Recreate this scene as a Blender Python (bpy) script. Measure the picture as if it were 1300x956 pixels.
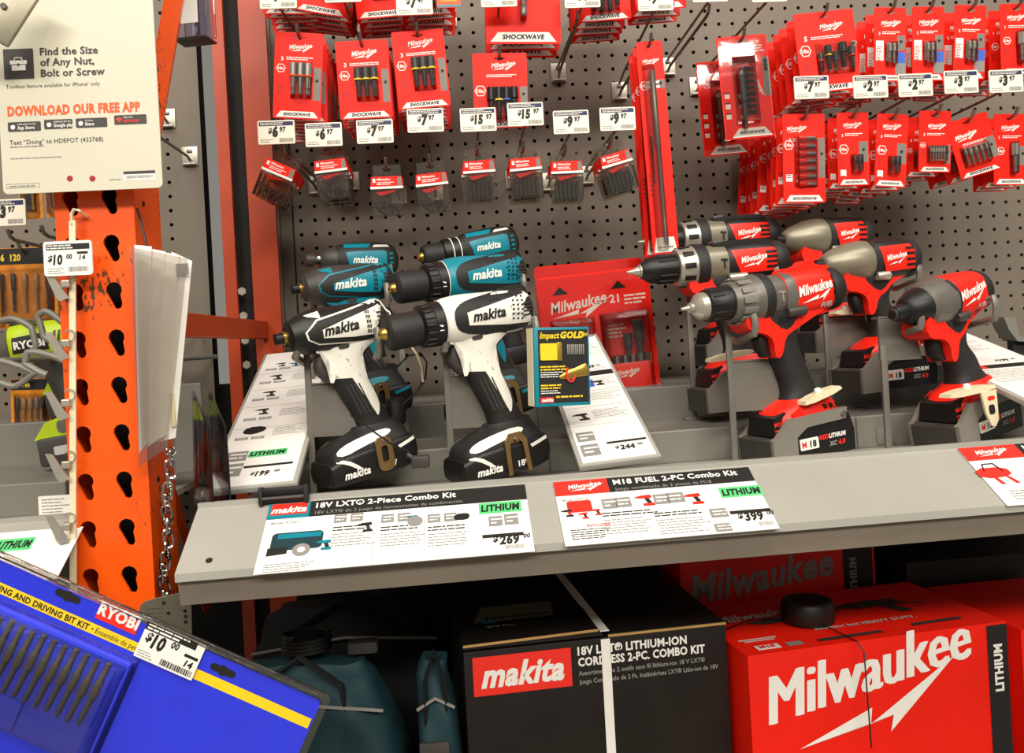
import bpy, bmesh, math, random
from mathutils import Vector, Matrix
random.seed(7)
for o in list(bpy.data.objects): bpy.data.objects.remove(o)
scene = bpy.context.scene
COL = scene.collection
# ------------------------------------------------------------------ camera
F = 1100.0; CX, CY = 650.0, 433.5
CAM = Vector((0, 0, 1.5)); YAW, ROLL = 0.055, 0.054
fw = Vector((math.sin(YAW), math.cos(YAW), 0)); r0 = Vector((math.cos(YAW), -math.sin(YAW), 0)); u0 = Vector((0, 0, 1))
rt = r0*math.cos(ROLL) - u0*math.sin(ROLL); up = r0*math.sin(ROLL) + u0*math.cos(ROLL)
cd = bpy.data.cameras.new('camera'); cam = bpy.data.objects.new('camera', cd); COL.objects.link(cam)
cd.sensor_fit = 'HORIZONTAL'; cd.sensor_width = 36; cd.lens = F/1300*36; cd.shift_y = -44.5/1300
cd.clip_start = 0.02
m = Matrix((rt, up, -fw)).transposed().to_4x4(); m.translation = CAM; cam.matrix_world = m
scene.camera = cam
def at(px, py, Y):
    d = fw + rt*((px-CX)/F) + up*((CY-py)/F)
    return CAM + d*((Y-CAM.y)/d.y)
# ------------------------------------------------------------------ light
scene.view_settings.view_transform = 'Standard'; scene.view_settings.look = 'None'
scene.view_settings.gamma = 1; scene.view_settings.use_curve_mapping = False
scene.view_settings.exposure = 0.0
w = bpy.data.worlds.new('store_ambience'); scene.world = w; w.use_nodes = True
w.node_tree.nodes['Background'].inputs[0].default_value = (1.0, 0.93, 0.84, 1)
w.node_tree.nodes['Background'].inputs[1].default_value = 0.24
def area(name, loc, sx, sy, power, target, col=(1, .94, .84)):
    l = bpy.data.lights.new(name, 'AREA'); l.shape = 'RECTANGLE'; l.size = sx; l.size_y = sy; l.energy = power; l.color = col
    o = bpy.data.objects.new(name, l); COL.objects.link(o); o.location = loc
    o.rotation_euler = (Vector(target)-Vector(loc)).to_track_quat('-Z', 'Y').to_euler()
    return o
area('aisle_light', (-0.7, -0.55, 4.3), 2.4, 0.5, 52, (-.2, 1.2, 1.4))
area('aisle_light', (1.7, -0.55, 4.3), 2.4, 0.5, 52, (.4, 1.2, 1.4))
area('aisle_light', (-1.3, -3.2, 4.0), 2.4, 0.6, 125, (0, 1.2, 1.2))
area('aisle_light', (1.5, -3.2, 4.0), 2.4, 0.6, 125, (.2, 1.2, 1.2))
# ------------------------------------------------------------------ materials
def lin(h):
    h = h.lstrip('#'); r = [int(h[i:i+2], 16)/255 for i in (0, 2, 4)]
    return tuple((c/12.92 if c <= .04045 else ((c+.055)/1.055)**2.4) for c in r)+(1,)
MATS = {}
def mat(name, hexc, rough=.5, metal=0, var=.06, scale=40, bump=0, coat=0, spec=.5):
    m = bpy.data.materials.new(name); m.use_nodes = True; nt = m.node_tree; b = nt.nodes['Principled BSDF']
    b.inputs['Roughness'].default_value = rough; b.inputs['Metallic'].default_value = metal
    b.inputs['Specular IOR Level'].default_value = spec
    if coat: b.inputs['Coat Weight'].default_value = coat; b.inputs['Coat Roughness'].default_value = .08
    c = lin(hexc)
    tc = nt.nodes.new('ShaderNodeTexCoord'); no = nt.nodes.new('ShaderNodeTexNoise')
    no.inputs['Scale'].default_value = scale; no.inputs['Detail'].default_value = 3
    nt.links.new(tc.outputs['Object'], no.inputs['Vector'])
    rp = nt.nodes.new('ShaderNodeValToRGB')
    rp.color_ramp.elements[0].position = .3; rp.color_ramp.elements[1].position = .7
    rp.color_ramp.elements[0].color = tuple(x*(1-var) for x in c[:3])+(1,)
    rp.color_ramp.elements[1].color = tuple(min(1, x*(1+var)) for x in c[:3])+(1,)
    nt.links.new(no.outputs['Fac'], rp.inputs['Fac']); nt.links.new(rp.outputs['Color'], b.inputs['Base Color'])
    if bump:
        bp = nt.nodes.new('ShaderNodeBump'); bp.inputs['Strength'].default_value = bump; bp.inputs['Distance'].default_value = .001
        n2 = nt.nodes.new('ShaderNodeTexNoise'); n2.inputs['Scale'].default_value = scale*12
        nt.links.new(tc.outputs['Object'], n2.inputs['Vector']); nt.links.new(n2.outputs['Fac'], bp.inputs['Height'])
        nt.links.new(bp.outputs['Normal'], b.inputs['Normal'])
    MATS[name] = m; return m
def clear(name, tint, amt, rough=.08):
    m = bpy.data.materials.new(name); m.use_nodes = True; nt = m.node_tree; nt.nodes.remove(nt.nodes['Principled BSDF'])
    out = nt.nodes['Material Output']; tr = nt.nodes.new('ShaderNodeBsdfTransparent'); tr.inputs[0].default_value = lin(tint)
    gl = nt.nodes.new('ShaderNodeBsdfGlossy'); gl.inputs['Roughness'].default_value = rough
    fr = nt.nodes.new('ShaderNodeFresnel'); fr.inputs[0].default_value = 1.5
    ma = nt.nodes.new('ShaderNodeMath'); ma.operation = 'ADD'; ma.use_clamp = True; ma.inputs[1].default_value = amt
    no = nt.nodes.new('ShaderNodeTexNoise'); no.inputs['Scale'].default_value = 25; bp = nt.nodes.new('ShaderNodeBump'); bp.inputs['Strength'].default_value = .18; bp.inputs['Distance'].default_value = .006
    tc = nt.nodes.new('ShaderNodeTexCoord'); nt.links.new(tc.outputs['Object'], no.inputs['Vector']); nt.links.new(no.outputs['Fac'], bp.inputs['Height'])
    nt.links.new(bp.outputs['Normal'], gl.inputs['Normal'])
    mx = nt.nodes.new('ShaderNodeMixShader'); nt.links.new(fr.outputs[0], ma.inputs[0]); nt.links.new(ma.outputs[0], mx.inputs[0])
    nt.links.new(tr.outputs[0], mx.inputs[1]); nt.links.new(gl.outputs[0], mx.inputs[2]); nt.links.new(mx.outputs[0], out.inputs['Surface'])
    MATS[name] = m
mat('board', '#7a7064', .55, 0, .05, 6, spec=.3); mat('shelfgrey', '#a9a79e', .38, .1, .05, 9); mat('panelgrey', '#a5a39a', .35, .05, .05, 7)
mat('steel', '#8d8a82', .38, .5, .08, 30); mat('wire', '#7c766c', .32, .7, .1, 60); mat('zinc', '#b5b0a2', .35, .6, .12, 30); mat('chrome', '#c9c6bf', .16, 1, .05)
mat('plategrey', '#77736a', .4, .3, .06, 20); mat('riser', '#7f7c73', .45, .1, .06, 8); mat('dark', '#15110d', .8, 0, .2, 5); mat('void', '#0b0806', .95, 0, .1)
mat('red', '#f2200e', .45, 0, .04, 20, spec=.25); mat('redtool', '#f02008', .42, 0, .04, 30); mat('darkred', '#9c130d', .5, 0, .05)
mat('white', '#efece4', .5, 0, .02); mat('paper', '#f2efe8', .6, 0, .02, 15); mat('cream', '#cfcab6', .4, 0, .02, 8); mat('tagwhite', '#efe9d6', .45, 0, .02)
mat('ivory', '#e6d9b4', .45, 0, .05); mat('black', '#100e0d', .45, 0, .15, 40); mat('rubber', '#1d1b1a', .6, 0, .15, 60, .15); mat('charcoal', '#3a3633', .5, 0, .1)
mat('ink', '#151313', .6, 0, 0); mat('inkgrey', '#8c8984', .6, 0, 0); mat('inklight', '#c3c0b9', .6, 0, 0); mat('navy', '#1e1f55', .5, 0, .05)
mat('teal', '#007f92', .4, 0, .05, 30); mat('tealdark', '#073139', .7, 0, .15, 30, .3); mat('whitetool', '#eeeade', .38, 0, .03); mat('gold', '#c9a24b', .3, .8, .1)
mat('bronze', '#9a7a4c', .35, .7, .12); mat('gungrey', '#6f6a63', .42, .35, .08); mat('olivegrey', '#8d8774', .38, .45, .06); mat('battgrey', '#7c776e', .5, 0, .06)
mat('green', '#56c878', .6, 0, .03); mat('yellow', '#f0cc1c', .5, 0, .04); mat('amber', '#d4820e', .4, 0, .25, 60); mat('lime', '#b9d514', .4, 0, .04); mat('blue', '#2a36d8', .35, 0, .05, 20, coat=.3)
mat('bluetray', '#3340e0', .25, 0, .06, 20, coat=.4); mat('inkred', '#ee2a1c', .5, 0, .02); mat('inkorange', '#ff5a1e', .5, 0, .02); mat('kraft', '#b08a4e', .7, 0, .1)
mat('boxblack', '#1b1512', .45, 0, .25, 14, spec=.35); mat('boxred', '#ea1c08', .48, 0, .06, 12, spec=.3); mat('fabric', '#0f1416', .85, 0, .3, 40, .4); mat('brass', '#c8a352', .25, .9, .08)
mat('beam', '#7a6f63', .5, 0, .08, 10); mat('concrete', '#8a8478', .7, 0, .15, 4, .2); mat('inkblue', '#3a62c4', .5, 0, .05); mat('dustygrey', '#5a554f', .6, 0, .1)
clear('clear', '#f4f2ee', .06, .1); clear('case', '#f2ece2', .08, .14); clear('pouch', '#f3efea', .16, .25); clear('acrylic', '#efeaf4', .05)
def orange_mat():
    m = mat('orange', '#f5590a', .35, 0, .05, 12, coat=.2); nt = m.node_tree; b = nt.nodes['Principled BSDF']
    src = b.inputs['Base Color'].links[0].from_socket
    tc = nt.nodes.new('ShaderNodeTexCoord'); mp = nt.nodes.new('ShaderNodeMapping'); mp.inputs['Scale'].default_value = (1, 1, .45)
    n1 = nt.nodes.new('ShaderNodeTexNoise'); n1.inputs['Scale'].default_value = 240; n1.inputs['Detail'].default_value = 4
    n2 = nt.nodes.new('ShaderNodeTexNoise'); n2.inputs['Scale'].default_value = 11
    nt.links.new(tc.outputs['Object'], mp.inputs['Vector']); nt.links.new(mp.outputs[0], n1.inputs['Vector']); nt.links.new(tc.outputs['Object'], n2.inputs['Vector'])
    mu = nt.nodes.new('ShaderNodeMath'); mu.operation = 'MULTIPLY'; nt.links.new(n1.outputs['Fac'], mu.inputs[0]); nt.links.new(n2.outputs['Fac'], mu.inputs[1])
    rp = nt.nodes.new('ShaderNodeValToRGB'); rp.color_ramp.elements[0].position = .36; rp.color_ramp.elements[1].position = .40
    nt.links.new(mu.outputs[0], rp.inputs['Fac'])
    mx = nt.nodes.new('ShaderNodeMix'); mx.data_type = 'RGBA'; mx.inputs['B'].default_value = lin('#5b3a22')
    nt.links.new(rp.outputs['Color'], mx.inputs['Factor']); nt.links.new(src, mx.inputs['A']); nt.links.new(mx.outputs['Result'], b.inputs['Base Color'])
orange_mat(); mat('orangeshade', '#b03a0a', .45, 0, .08, 8)  # rack orange darkened: partial shade on the rear posts put into the colour
# ------------------------------------------------------------------ mesh helpers (local units: millimetres)
SPLIT = {'print': 'print', 'pictures': 'picture', 'top_pictures': 'picture', 'lettering': 'lettering', 'top_lettering': 'lettering', 'vent': 'vent', 'foot_trim': 'foot_trim', 'label_patch': 'label_patch', 'punched_hole': 'punched_hole', 'foot_vent': 'foot_vent', 'cord': 'cord', 'wire': 'wire', 'battery_rail': 'battery_rail', 'flap_print': 'print', 'header': 'header', 'battery_label': 'battery_label', 'latch_mark': 'latch_mark', **{k: k for k in 'side_panel name_panel direction_switch side_inset grip_rib handle_trim housing_trim rubber_overmold top_panel'.split()}}
class MB:
    def __init__(s): s.v = []; s.f = []; s.m = []; s.mats = []
    def mi(s, n):
        if n not in s.mats: s.mats.append(n)
        return s.mats.index(n)
    def add(s, vs, fs, mt, M=None):
        b = len(s.v); k = s.mi(mt)
        for p in vs:
            p = Vector(p)
            s.v.append(tuple(M @ p) if M is not None else tuple(p))
        for f in fs: s.f.append([b+i for i in f]); s.m.append(k)
    def mesh(s, name, smooth=35):
        me = bpy.data.meshes.new(name)
        me.from_pydata([(x*.001, y*.001, z*.001) for x, y, z in s.v], [], s.f)
        for n in s.mats: me.materials.append(MATS[n])
        me.polygons.foreach_set('material_index', s.m); me.update()
        if smooth:
            me.shade_smooth(); me.set_sharp_from_angle(angle=math.radians(smooth))
        return me
    def split(s, gap=8):
        """separate printed marks / pieces that lie apart into builders of their own"""
        n = len(s.v); par = list(range(n))
        def fd(a):
            while par[a] != a: par[a] = par[par[a]]; a = par[a]
            return a
        for f in s.f:
            r = fd(f[0])
            for i in f[1:]: par[fd(i)] = r
        bx = {}
        for i, v in enumerate(s.v):
            r = fd(i); q = bx.setdefault(r, [list(v), list(v)])
            for k in range(3): q[0][k] = min(q[0][k], v[k]); q[1][k] = max(q[1][k], v[k])
        ks = list(bx); cl = {k: k for k in ks}
        def fc(a):
            while cl[a] != a: a = cl[a]
            return a
        for i, a in enumerate(ks):
            A = bx[a]
            for b in ks[i+1:]:
                B = bx[b]
                if all(A[0][k]-gap <= B[1][k] and B[0][k]-gap <= A[1][k] for k in range(3)):
                    ra, rb = fc(a), fc(b)
                    if ra != rb: cl[rb] = ra
        out = {}
        for f, m in zip(s.f, s.m):
            g = fc(fd(f[0])); o = out.setdefault(g, (MB(), {})); ix = []
            for i in f:
                if i not in o[1]: o[1][i] = len(o[0].v); o[0].v.append(s.v[i])
                ix.append(o[1][i])
            o[0].f.append(ix); o[0].m.append(o[0].mi(s.mats[m]))
        return [o[0] for o in out.values()]
    def part(s, name, parent=None, loc=None, rot=None, smooth=35, label=None):
        if name in SPLIT and s.f:
            q = s.split(5 if name == 'vent' else 8)
            if len(q) > 1: return [x.part1(SPLIT[name], parent, loc, rot, smooth, label) for x in q][0]
        return s.part1(SPLIT.get(name, name), parent, loc, rot, smooth, label)
    def part1(s, name, parent=None, loc=None, rot=None, smooth=35, label=None):
        o = bpy.data.objects.new(name, s.mesh(name, smooth)); COL.objects.link(o)
        if parent is not None: o.parent = parent
        if loc is not None: o.location = loc
        if rot is not None: o.rotation_euler = rot
        if label: o['label'] = label
        return o
    # --- shapes
    def box(s, c, d, mt, bev=0, M=None):
        x, y, z = c; a, b, h = d[0]/2, d[1]/2, d[2]/2
        if bev <= 0:
            vs = [(x+i*a, y+j*b, z+k*h) for i in (-1, 1) for j in (-1, 1) for k in (-1, 1)]
            fs = [(0, 1, 3, 2), (4, 6, 7, 5), (0, 4, 5, 1), (2, 3, 7, 6), (0, 2, 6, 4), (1, 5, 7, 3)]
            s.add(vs, fs, mt, M); return
        bm = bmesh.new(); bmesh.ops.create_cube(bm, size=1)
        for v in bm.verts: v.co = Vector((x+v.co.x*d[0], y+v.co.y*d[1], z+v.co.z*d[2]))
        bmesh.ops.bevel(bm, geom=bm.edges[:], offset=bev, segments=2, affect='EDGES', profile=.6)
        s.bm(bm, mt, M)
    def bm(s, bm, mt, M=None):
        bm.verts.ensure_lookup_table()
        for i, v in enumerate(bm.verts): v.index = i
        s.add([v.co for v in bm.verts], [[v.index for v in f.verts] for f in bm.faces], mt, M); bm.free()
    def prism(s, poly, y0, y1, mt, M=None):          # polygon in XZ, thick along Y
        n = len(poly)
        ar = sum(poly[i][0]*poly[(i+1) % n][1]-poly[(i+1) % n][0]*poly[i][1] for i in range(n))
        if ar < 0: poly = poly[::-1]
        vs = [(x, y0, z) for x, z in poly]+[(x, y1, z) for x, z in poly]
        fs = [list(range(n)), list(range(2*n-1, n-1, -1))]+[[i, i+n, (i+1) % n+n, (i+1) % n] for i in range(n)]
        s.add(vs, fs, mt, M)
    def quad(s, x0, z0, x1, z1, y, mt, M=None): s.add([(x0, y, z0), (x1, y, z0), (x1, y, z1), (x0, y, z1)], [(0, 1, 2, 3)], mt, M)
    def poly(s, pts, y, mt, M=None):
        n = len(pts); ar = sum(pts[i][0]*pts[(i+1) % n][1]-pts[(i+1) % n][0]*pts[i][1] for i in range(n))
        if ar < 0: pts = pts[::-1]
        s.add([(x, y, z) for x, z in pts], [list(range(n))], mt, M)
    def lathe(s, prof, mt, M=None, n=20, axis='x', c=(0, 0)):  # prof: (pos, r)
        vs = []; fs = []
        for p, r in prof:
            for k in range(n):
                a = 2*math.pi*k/n; u, v = r*math.cos(a), r*math.sin(a)
                vs.append((p, c[0]+u, c[1]+v) if axis == 'x' else ((c[0]+u, c[1]+v, p) if axis == 'z' else (c[0]+v, p, c[1]+u)))
        for i in range(len(prof)-1):
            for k in range(n): fs.append((i*n+k, i*n+(k+1) % n, (i+1)*n+(k+1) % n, (i+1)*n+k))
        fs.append(list(range(n))[::-1]); fs.append([(len(prof)-1)*n+k for k in range(n)])
        s.add(vs, fs, mt, M)
    def tube(s, pts, r, mt, n=8, closed=False, M=None, flat=1):
        pts = [Vector(p) for p in pts]; N = len(pts); vs = []; fs = []; prev = None
        for i, p in enumerate(pts):
            if closed: t = pts[(i+1) % N]-pts[i-1]
            else: t = pts[min(i+1, N-1)]-pts[max(i-1, 0)]
            t.normalize()
            if prev is None:
                a = Vector((0, 0, 1)) if abs(t.z) < .9 else Vector((0, 1, 0)); nrm = (a-t*a.dot(t)).normalized()
            else: nrm = (prev-t*prev.dot(t)).normalized()
            prev = nrm; b = t.cross(nrm)
            for k in range(n):
                a = 2*math.pi*k/n; vs.append(p+nrm*(r*math.cos(a))+b*(r*flat*math.sin(a)))
        for i in range(N if closed else N-1):
            j = (i+1) % N
            for k in range(n): fs.append((i*n+k, i*n+(k+1) % n, j*n+(k+1) % n, j*n+k))
        if not closed: fs.append(list(range(n))[::-1]); fs.append([(N-1)*n+k for k in range(n)])
        s.add(vs, fs, mt, M)
    def text(s, t, x, z, size, mt, y=-.3, shear=0, bold=0, align='L', ang=0, sq=1, surf=None, M=None):
        vs, fs, wd = glyphs(t, shear, bold)
        ox = {'L': 0, 'C': -wd/2, 'R': -wd}[align]; ca, sa = math.cos(ang), math.sin(ang); out = []
        for a, b in vs:
            u = (a+ox)*size*sq; v = b*size; px = x+u*ca-v*sa; pz = z+u*sa+v*ca
            out.append((px, (y if surf is None else -(surf(px, pz)-y)), pz))
        s.add(out, fs, mt, M)
    def lines(s, x0, x1, z, n, dz, mt, h=None, y=-.3, seed=1, ragged=.35):
        rr = random.Random(seed); h = h or dz*.45
        for i in range(n):
            e = x1-(x1-x0)*ragged*rr.random(); x = x0
            while x < e-h:
                l = min(h*(1.5+5*rr.random()), e-x); s.quad(x, z-i*dz-h, x+l, z-i*dz, y, mt); x += l+h*.6
    def barcode(s, x0, z0, x1, z1, mt='ink', y=-.35, seed=3):
        rr = random.Random(seed); x = x0; st = (x1-x0)/34
        while x < x1:
            l = st*rr.choice((.5, .8, 1.4)); s.quad(x, z0, min(x1, x+l), z1, y, mt); x += l+st*rr.choice((.5, .8))
_g = {}
def glyphs(t, shear, bold):
    k = (t, shear, bold)
    if k not in _g:
        c = bpy.data.curves.new('t', 'FONT'); c.body = t; c.shear = shear; c.offset = bold; c.resolution_u = 2; c.size = 1
        if bold: c.space_character = 1+bold*1.6
        o = bpy.data.objects.new('t', c); me = bpy.data.meshes.new_from_object(o)
        vs = [(v.co.x, v.co.y) for v in me.vertices]; fs = [list(p.vertices) for p in me.polygons]
        mx = min([v[0] for v in vs] or [0]); vs = [(a-mx, b) for a, b in vs]; wd = max([v[0] for v in vs] or [0])
        out = []
        for f in fs:
            ar = sum(vs[f[i]][0]*vs[f[(i+1) % len(f)]][1]-vs[f[(i+1) % len(f)]][0]*vs[f[i]][1] for i in range(len(f)))
            out.append(f if ar > 0 else f[::-1])
        _g[k] = (vs, out, wd); bpy.data.objects.remove(o); bpy.data.curves.remove(c); bpy.data.meshes.remove(me)
    return _g[k]
def rrect(w, h, r, cx=0, cz=0, k=3):
    pts = []
    for sx, sz, a0 in ((1, 1, 0), (-1, 1, 90), (-1, -1, 180), (1, -1, 270)):
        for i in range(k+1):
            a = math.radians(a0+90*i/k); pts.append((cx+sx*(w/2-r)+r*math.cos(a), cz+sz*(h/2-r)+r*math.sin(a)))
    return pts
def chaikin(p, it=1):
    for _ in range(it):
        q = []
        for i in range(len(p)):
            a, b = p[i], p[(i+1) % len(p)]
            q += [(a[0]*.75+b[0]*.25, a[1]*.75+b[1]*.25), (a[0]*.25+b[0]*.75, a[1]*.25+b[1]*.75)]
        p = q
    return p
LABELS = {}
def thing(name, label, cat, loc=(0, 0, 0), rot=(0, 0, 0), group=None):
    o = bpy.data.objects.new(name, None); COL.objects.link(o); o.location = loc; o.rotation_euler = rot; o.empty_display_size = .02
    return tag(o, label, cat, group)
def tag(o, label, cat, group=None):
    o['label'] = label; o['category'] = cat
    if group: o['group'] = group
    n = len(label.split())
    if not 4 <= n <= 16: print('LABELLEN', n, label)
    if label in LABELS and not group: print('LABELDUP', label)
    LABELS[label] = 1
    return o
def frame(o, org, xd, zd):        # local x along xd, local z along zd, facing -y
    xd = Vector(xd).normalized(); y = Vector(zd).cross(xd).normalized(); z = xd.cross(y)
    M = Matrix((xd, y, z)).transposed().to_4x4(); M.translation = org; o.matrix_world = M
def structure(o, **k):
    o['kind'] = 'structure'
    return o
# ================================================================== setting
YB = 1.587
def struct(o, label, cat): o['kind'] = 'structure'; return tag(o, label, cat)
fl = MB(); fl.box((0, 0, -25), (9000, 9000, 50), 'concrete'); struct(fl.part('floor', smooth=0), 'worn grey concrete aisle floor below the rack', 'floor')
def pegboard(name, label, x0, x1, z0, z1, holes_x0, holes_x1, hz0, hz1, pitch=25.4):
    """sheet-steel pegboard; every hole is cut through the sheet"""
    b = MB(); r = 3.6; n = 8
    ncx = int((holes_x1-holes_x0)/pitch); ncz = int((hz1-hz0)/pitch); hx1 = holes_x0+ncx*pitch; hz1 = hz0+ncz*pitch
    ang = [2*math.pi*(k+.5)/n for k in range(n)]
    for i in range(ncx):
        for j in range(ncz):
            cx = holes_x0+(i+.5)*pitch; cz = hz0+(j+.5)*pitch; h = pitch/2; vs = []
            for a in ang:
                c, s_ = math.cos(a), math.sin(a); m_ = max(abs(c), abs(s_)); 
                vs.append((cx+r*c, 0, cz+r*s_))
            t = h*math.tan(math.pi/8)
            sq = [(h, t), (t, h), (-t, h), (-h, t), (-h, -t), (-t, -h), (t, -h), (h, -t)]
            vs += [(cx+a, 0, cz+c) for a, c in sq]+[(cx+a, 0, cz+c) for a, c in ((h, h), (-h, h), (-h, -h), (h, -h))]
            vs += [(x, 7, z) for x, _, z in vs[:8]]
            fs = []
            for k in range(n):
                k2 = (k+1) % n; fs.append((k, n+k, n+k2, k2)); fs.append((20+k, k, k2, 20+k2))
            fs += [(8, 16, 9), (10, 17, 11), (12, 18, 13), (14, 19, 15)]
            b.add(vs, [f[::-1] for f in fs], 'board')
    def rq(a, c, d, e):
        if d-a > .5 and e-c > .5: b.quad(a, c, d, e, 0, 'board')
    rq(x0, z0, holes_x0, z1); rq(hx1, z0, x1, z1); rq(holes_x0, z0, hx1, hz0); rq(holes_x0, hz1, hx1, z1)
    for f in b.f[:1]: pass
    o = b.part(name, loc=(0, YB, 0), smooth=0); struct(o, label, 'pegboard')
    k = MB(); k.box(((x0+x1)/2, 30, (z0+z1)/2), (x1-x0, 4, z1-z0), 'void'); k.part('back_sheet', o, smooth=0)  # black sheet added behind, standing in for the darkness beyond the holes
    return o
pl = at(374, 300, YB).x*1000
wb = pegboard('wall_back', 'taupe steel pegboard wall behind the hanging red packs', pl-42, 1450, 1330, 2420, pl, 1440, 1345, 2410)
sd = MB(); sd.box((pl-38, -8, 1860), (30, 16, 1080), 'board'); sd.box((pl-1, -1.2, 1860), (2.5, 2.4, 1080), 'dark'); sd.part('edge_flange', wb, smooth=0)
lx = at(262, 300, YB).x*1000
wl = pegboard('wall_left', 'dim taupe pegboard wall of the left-hand bay', -1450, lx, 1100, 2420, -1440, lx-42, 1120, 2410)
# --- orange rack side frame
def teardrop(cx, cz, k=8):
    pts = []
    for i in range(k+1):
        a = math.radians(-38+256*i/k); pts.append((cx-1.2+8.6*math.cos(a), cz+6+8.6*math.sin(a)))
    for i in range(5):
        a = math.radians(182+176*i/4); pts.append((cx+2.2+4.9*math.cos(a), cz-9.5+5.2*math.sin(a)))
    return pts
rack = thing('pallet_rack_frame', 'scuffed orange steel rack side frame with teardrop-slotted post', 'rack', (0, 0, 0))
pr = at(179, 430, .95); PX1 = pr.x*1000; PW = 83.0; PX0 = PX1-PW
fp = MB()
zs = at(135, 255, .95).z*1000
cols = (PX0+18, PX0+58.5)
# front web of the post: cells around each teardrop
P = 50.8
z = zs-P*18-P/2
xc = [PX0, PX0+39, PX1]
nrow = 28
for j in range(nrow):
    za, zb = z+j*P, z+(j+1)*P
    for c in (0, 1):
        hole = teardrop(cols[c], (za+zb)/2); cx, cz = cols[c], (za+zb)/2
        n = len(hole); outer = []
        xa, xb = xc[c], xc[c+1]
        for (hx, hz) in hole:
            dx, dz = hx-cx, hz-cz; t = 1e9
            if dx > 1e-6: t = min(t, (xb-cx)/dx)
            if dx < -1e-6: t = min(t, (xa-cx)/dx)
            if dz > 1e-6: t = min(t, (zb-cz)/dz)
            if dz < -1e-6: t = min(t, (za-cz)/dz)
            outer.append((cx+dx*t, cz+dz*t))
        # add cell corners
        vs = [(a, 0, c_) for a, c_ in hole]+[(a, 0, c_) for a, c_ in outer]+[(a, 3.5, c_) for a, c_ in hole]
        fs = []
        for i in range(n):
            i2 = (i+1) % n; fs.append((n+i, n+i2, i2, i)); fs.append((i, i2, 2*n+i2, 2*n+i))
        base = len(vs); extra = []
        for i in range(n):
            i2 = (i+1) % n; A, B_ = outer[i], outer[i2]
            if abs(A[0]-B_[0]) > .01 and abs(A[1]-B_[1]) > .01:
                cxn = A[0] if abs(A[0]-xa) < .01 or abs(A[0]-xb) < .01 else B_[0]
                czn = A[1] if abs(A[1]-za) < .01 or abs(A[1]-zb) < .01 else B_[1]
                vs.append((cxn, 0, czn)); fs.append((n+i, len(vs)-1, n+i2))
        fp.add(vs, fs, 'orange')
zt = z+nrow*P
fp.box((PX1-1.2, 41, (z+zt)/2), (2.4, 80, zt-z), 'orange'); fp.box((PX0+1.2, 41, (z+zt)/2), (2.4, 80, zt-z), 'orange')
fp.box((PX1-10, 80, (z+zt)/2), (18, 2.4, zt-z), 'orange'); fp.box((PX0+10, 80, (z+zt)/2), (18, 2.4, zt-z), 'orange')
o = fp.part('front_post', rack, (0, .95, 0), smooth=0)
iw = MB(); iw.box(((PX0+PX1)/2, 74, (z+zt)/2), (PW-6, 3, zt-z), 'dark'); iw.part('shade_plate', rack, (0, .95, 0), smooth=0)  # dark plate added inside the post so its slots look shaded
k = MB()
k.lathe([(0, 3.2), (2.9, 3.2)], 'dark', n=10, axis='x', c=(28, 0)); sme = k.mesh('side_slot', 0)
def sub(name, me, parent, loc, rot=(0, 0, 0)):
    o = bpy.data.objects.new(name, me); COL.objects.link(o); o.parent = parent; o.location = loc; o.rotation_euler = rot
    return o
for i in range(12): sub('side_slot', sme, rack, (PX1*.001-.002, .95, (zs-P*14+i*P*2)*.001))
rp = MB(); rx = at(331, 300, 1.48).x*1000
for a, b_ in ((rx-60, 20), (rx-14, 44)): rp.box((a+b_/2, 0, (z+zt)/2), (b_, 10, zt-z), 'orangeshade')
rp.box((rx-10, 22, (z+zt)/2), (70, 4, zt-z), 'dark'); rp.part('rear_post', rack, (0, 1.47, 0), smooth=0)
st = MB(); a = at(226, 414, 1.04); b = at(334, 418, 1.45)
st.box((0, 0, 0), (10, (b.y-a.y)*1000+120, 30), 'orangeshade', 2); st.part('strut', rack, (a+b)/2, (0, 0, -math.atan2(b.x-a.x, b.y-a.y)), smooth=0)
st = MB(); a = at(176, 260, 1.0); b = at(232, -60, 1.16)
st.tube([tuple(a*1000), tuple(b*1000)], 30, 'orange', n=4, flat=.35); st.part('brace', rack, smooth=0)
st = MB(); a = at(197, 560, 1.05); b = at(262, 770, 1.3)
st.tube([tuple(a*1000), tuple(b*1000)], 14, 'orangeshade', n=4, flat=.5); st.part('brace', rack, smooth=0)
st = MB()
st.lathe([(0, 7), (-5, 7)], 'zinc', n=6, axis='y'); sme = st.mesh('bolt', 0)
for i in range(4): sub('bolt', sme, rack, at(308+i*2, 370+i*31, 1.464))
# --- main display shelf
L0 = at(252, 643, .95); R0 = at(1300, 560, .95); TILT = math.atan2(R0.z-L0.z, R0.x-L0.x)
SL = 1330.0
def shelf(name, label, x0, x1, org):
    s_ = thing(name, label, 'shelf', org, (0, -TILT, 0))
    X = Matrix(((0, 0, 0, 0),)*4)
    def ext(poly, mt, nm):
        b = MB(); n = len(poly); vs = [(x0, y, z) for y, z in poly]+[(x1, y, z) for y, z in poly]
        fs = [list(range(n)), list(range(2*n-1, n-1, -1))]+[[i, i+n, (i+1) % n+n, (i+1) % n] for i in range(n)]
        b.add(vs, [f[::-1] for f in fs], mt); return b.part(nm, s_, smooth=0)
    ext([(0, 0), (-88, -50), (-88, -58), (-85, -58), (-85, -52), (0, -4)], 'panelgrey', 'price_channel')
    ext([(-3, 3.5), (-3, -2), (4, -2), (4, 3.5)], 'shelfgrey', 'lip_rail')
    ext([(-82, -54), (-76, -84), (-60, -84), (-60, -54)], 'beam', 'front_beam')
    ext([(2, -25), (2, -34), (620, -34), (620, -25)], 'shelfgrey', 'deck')
    ext([(2, 0), (2, -25), (0, -25), (0, 0)], 'shelfgrey', 'lip')
    return s_
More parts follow.
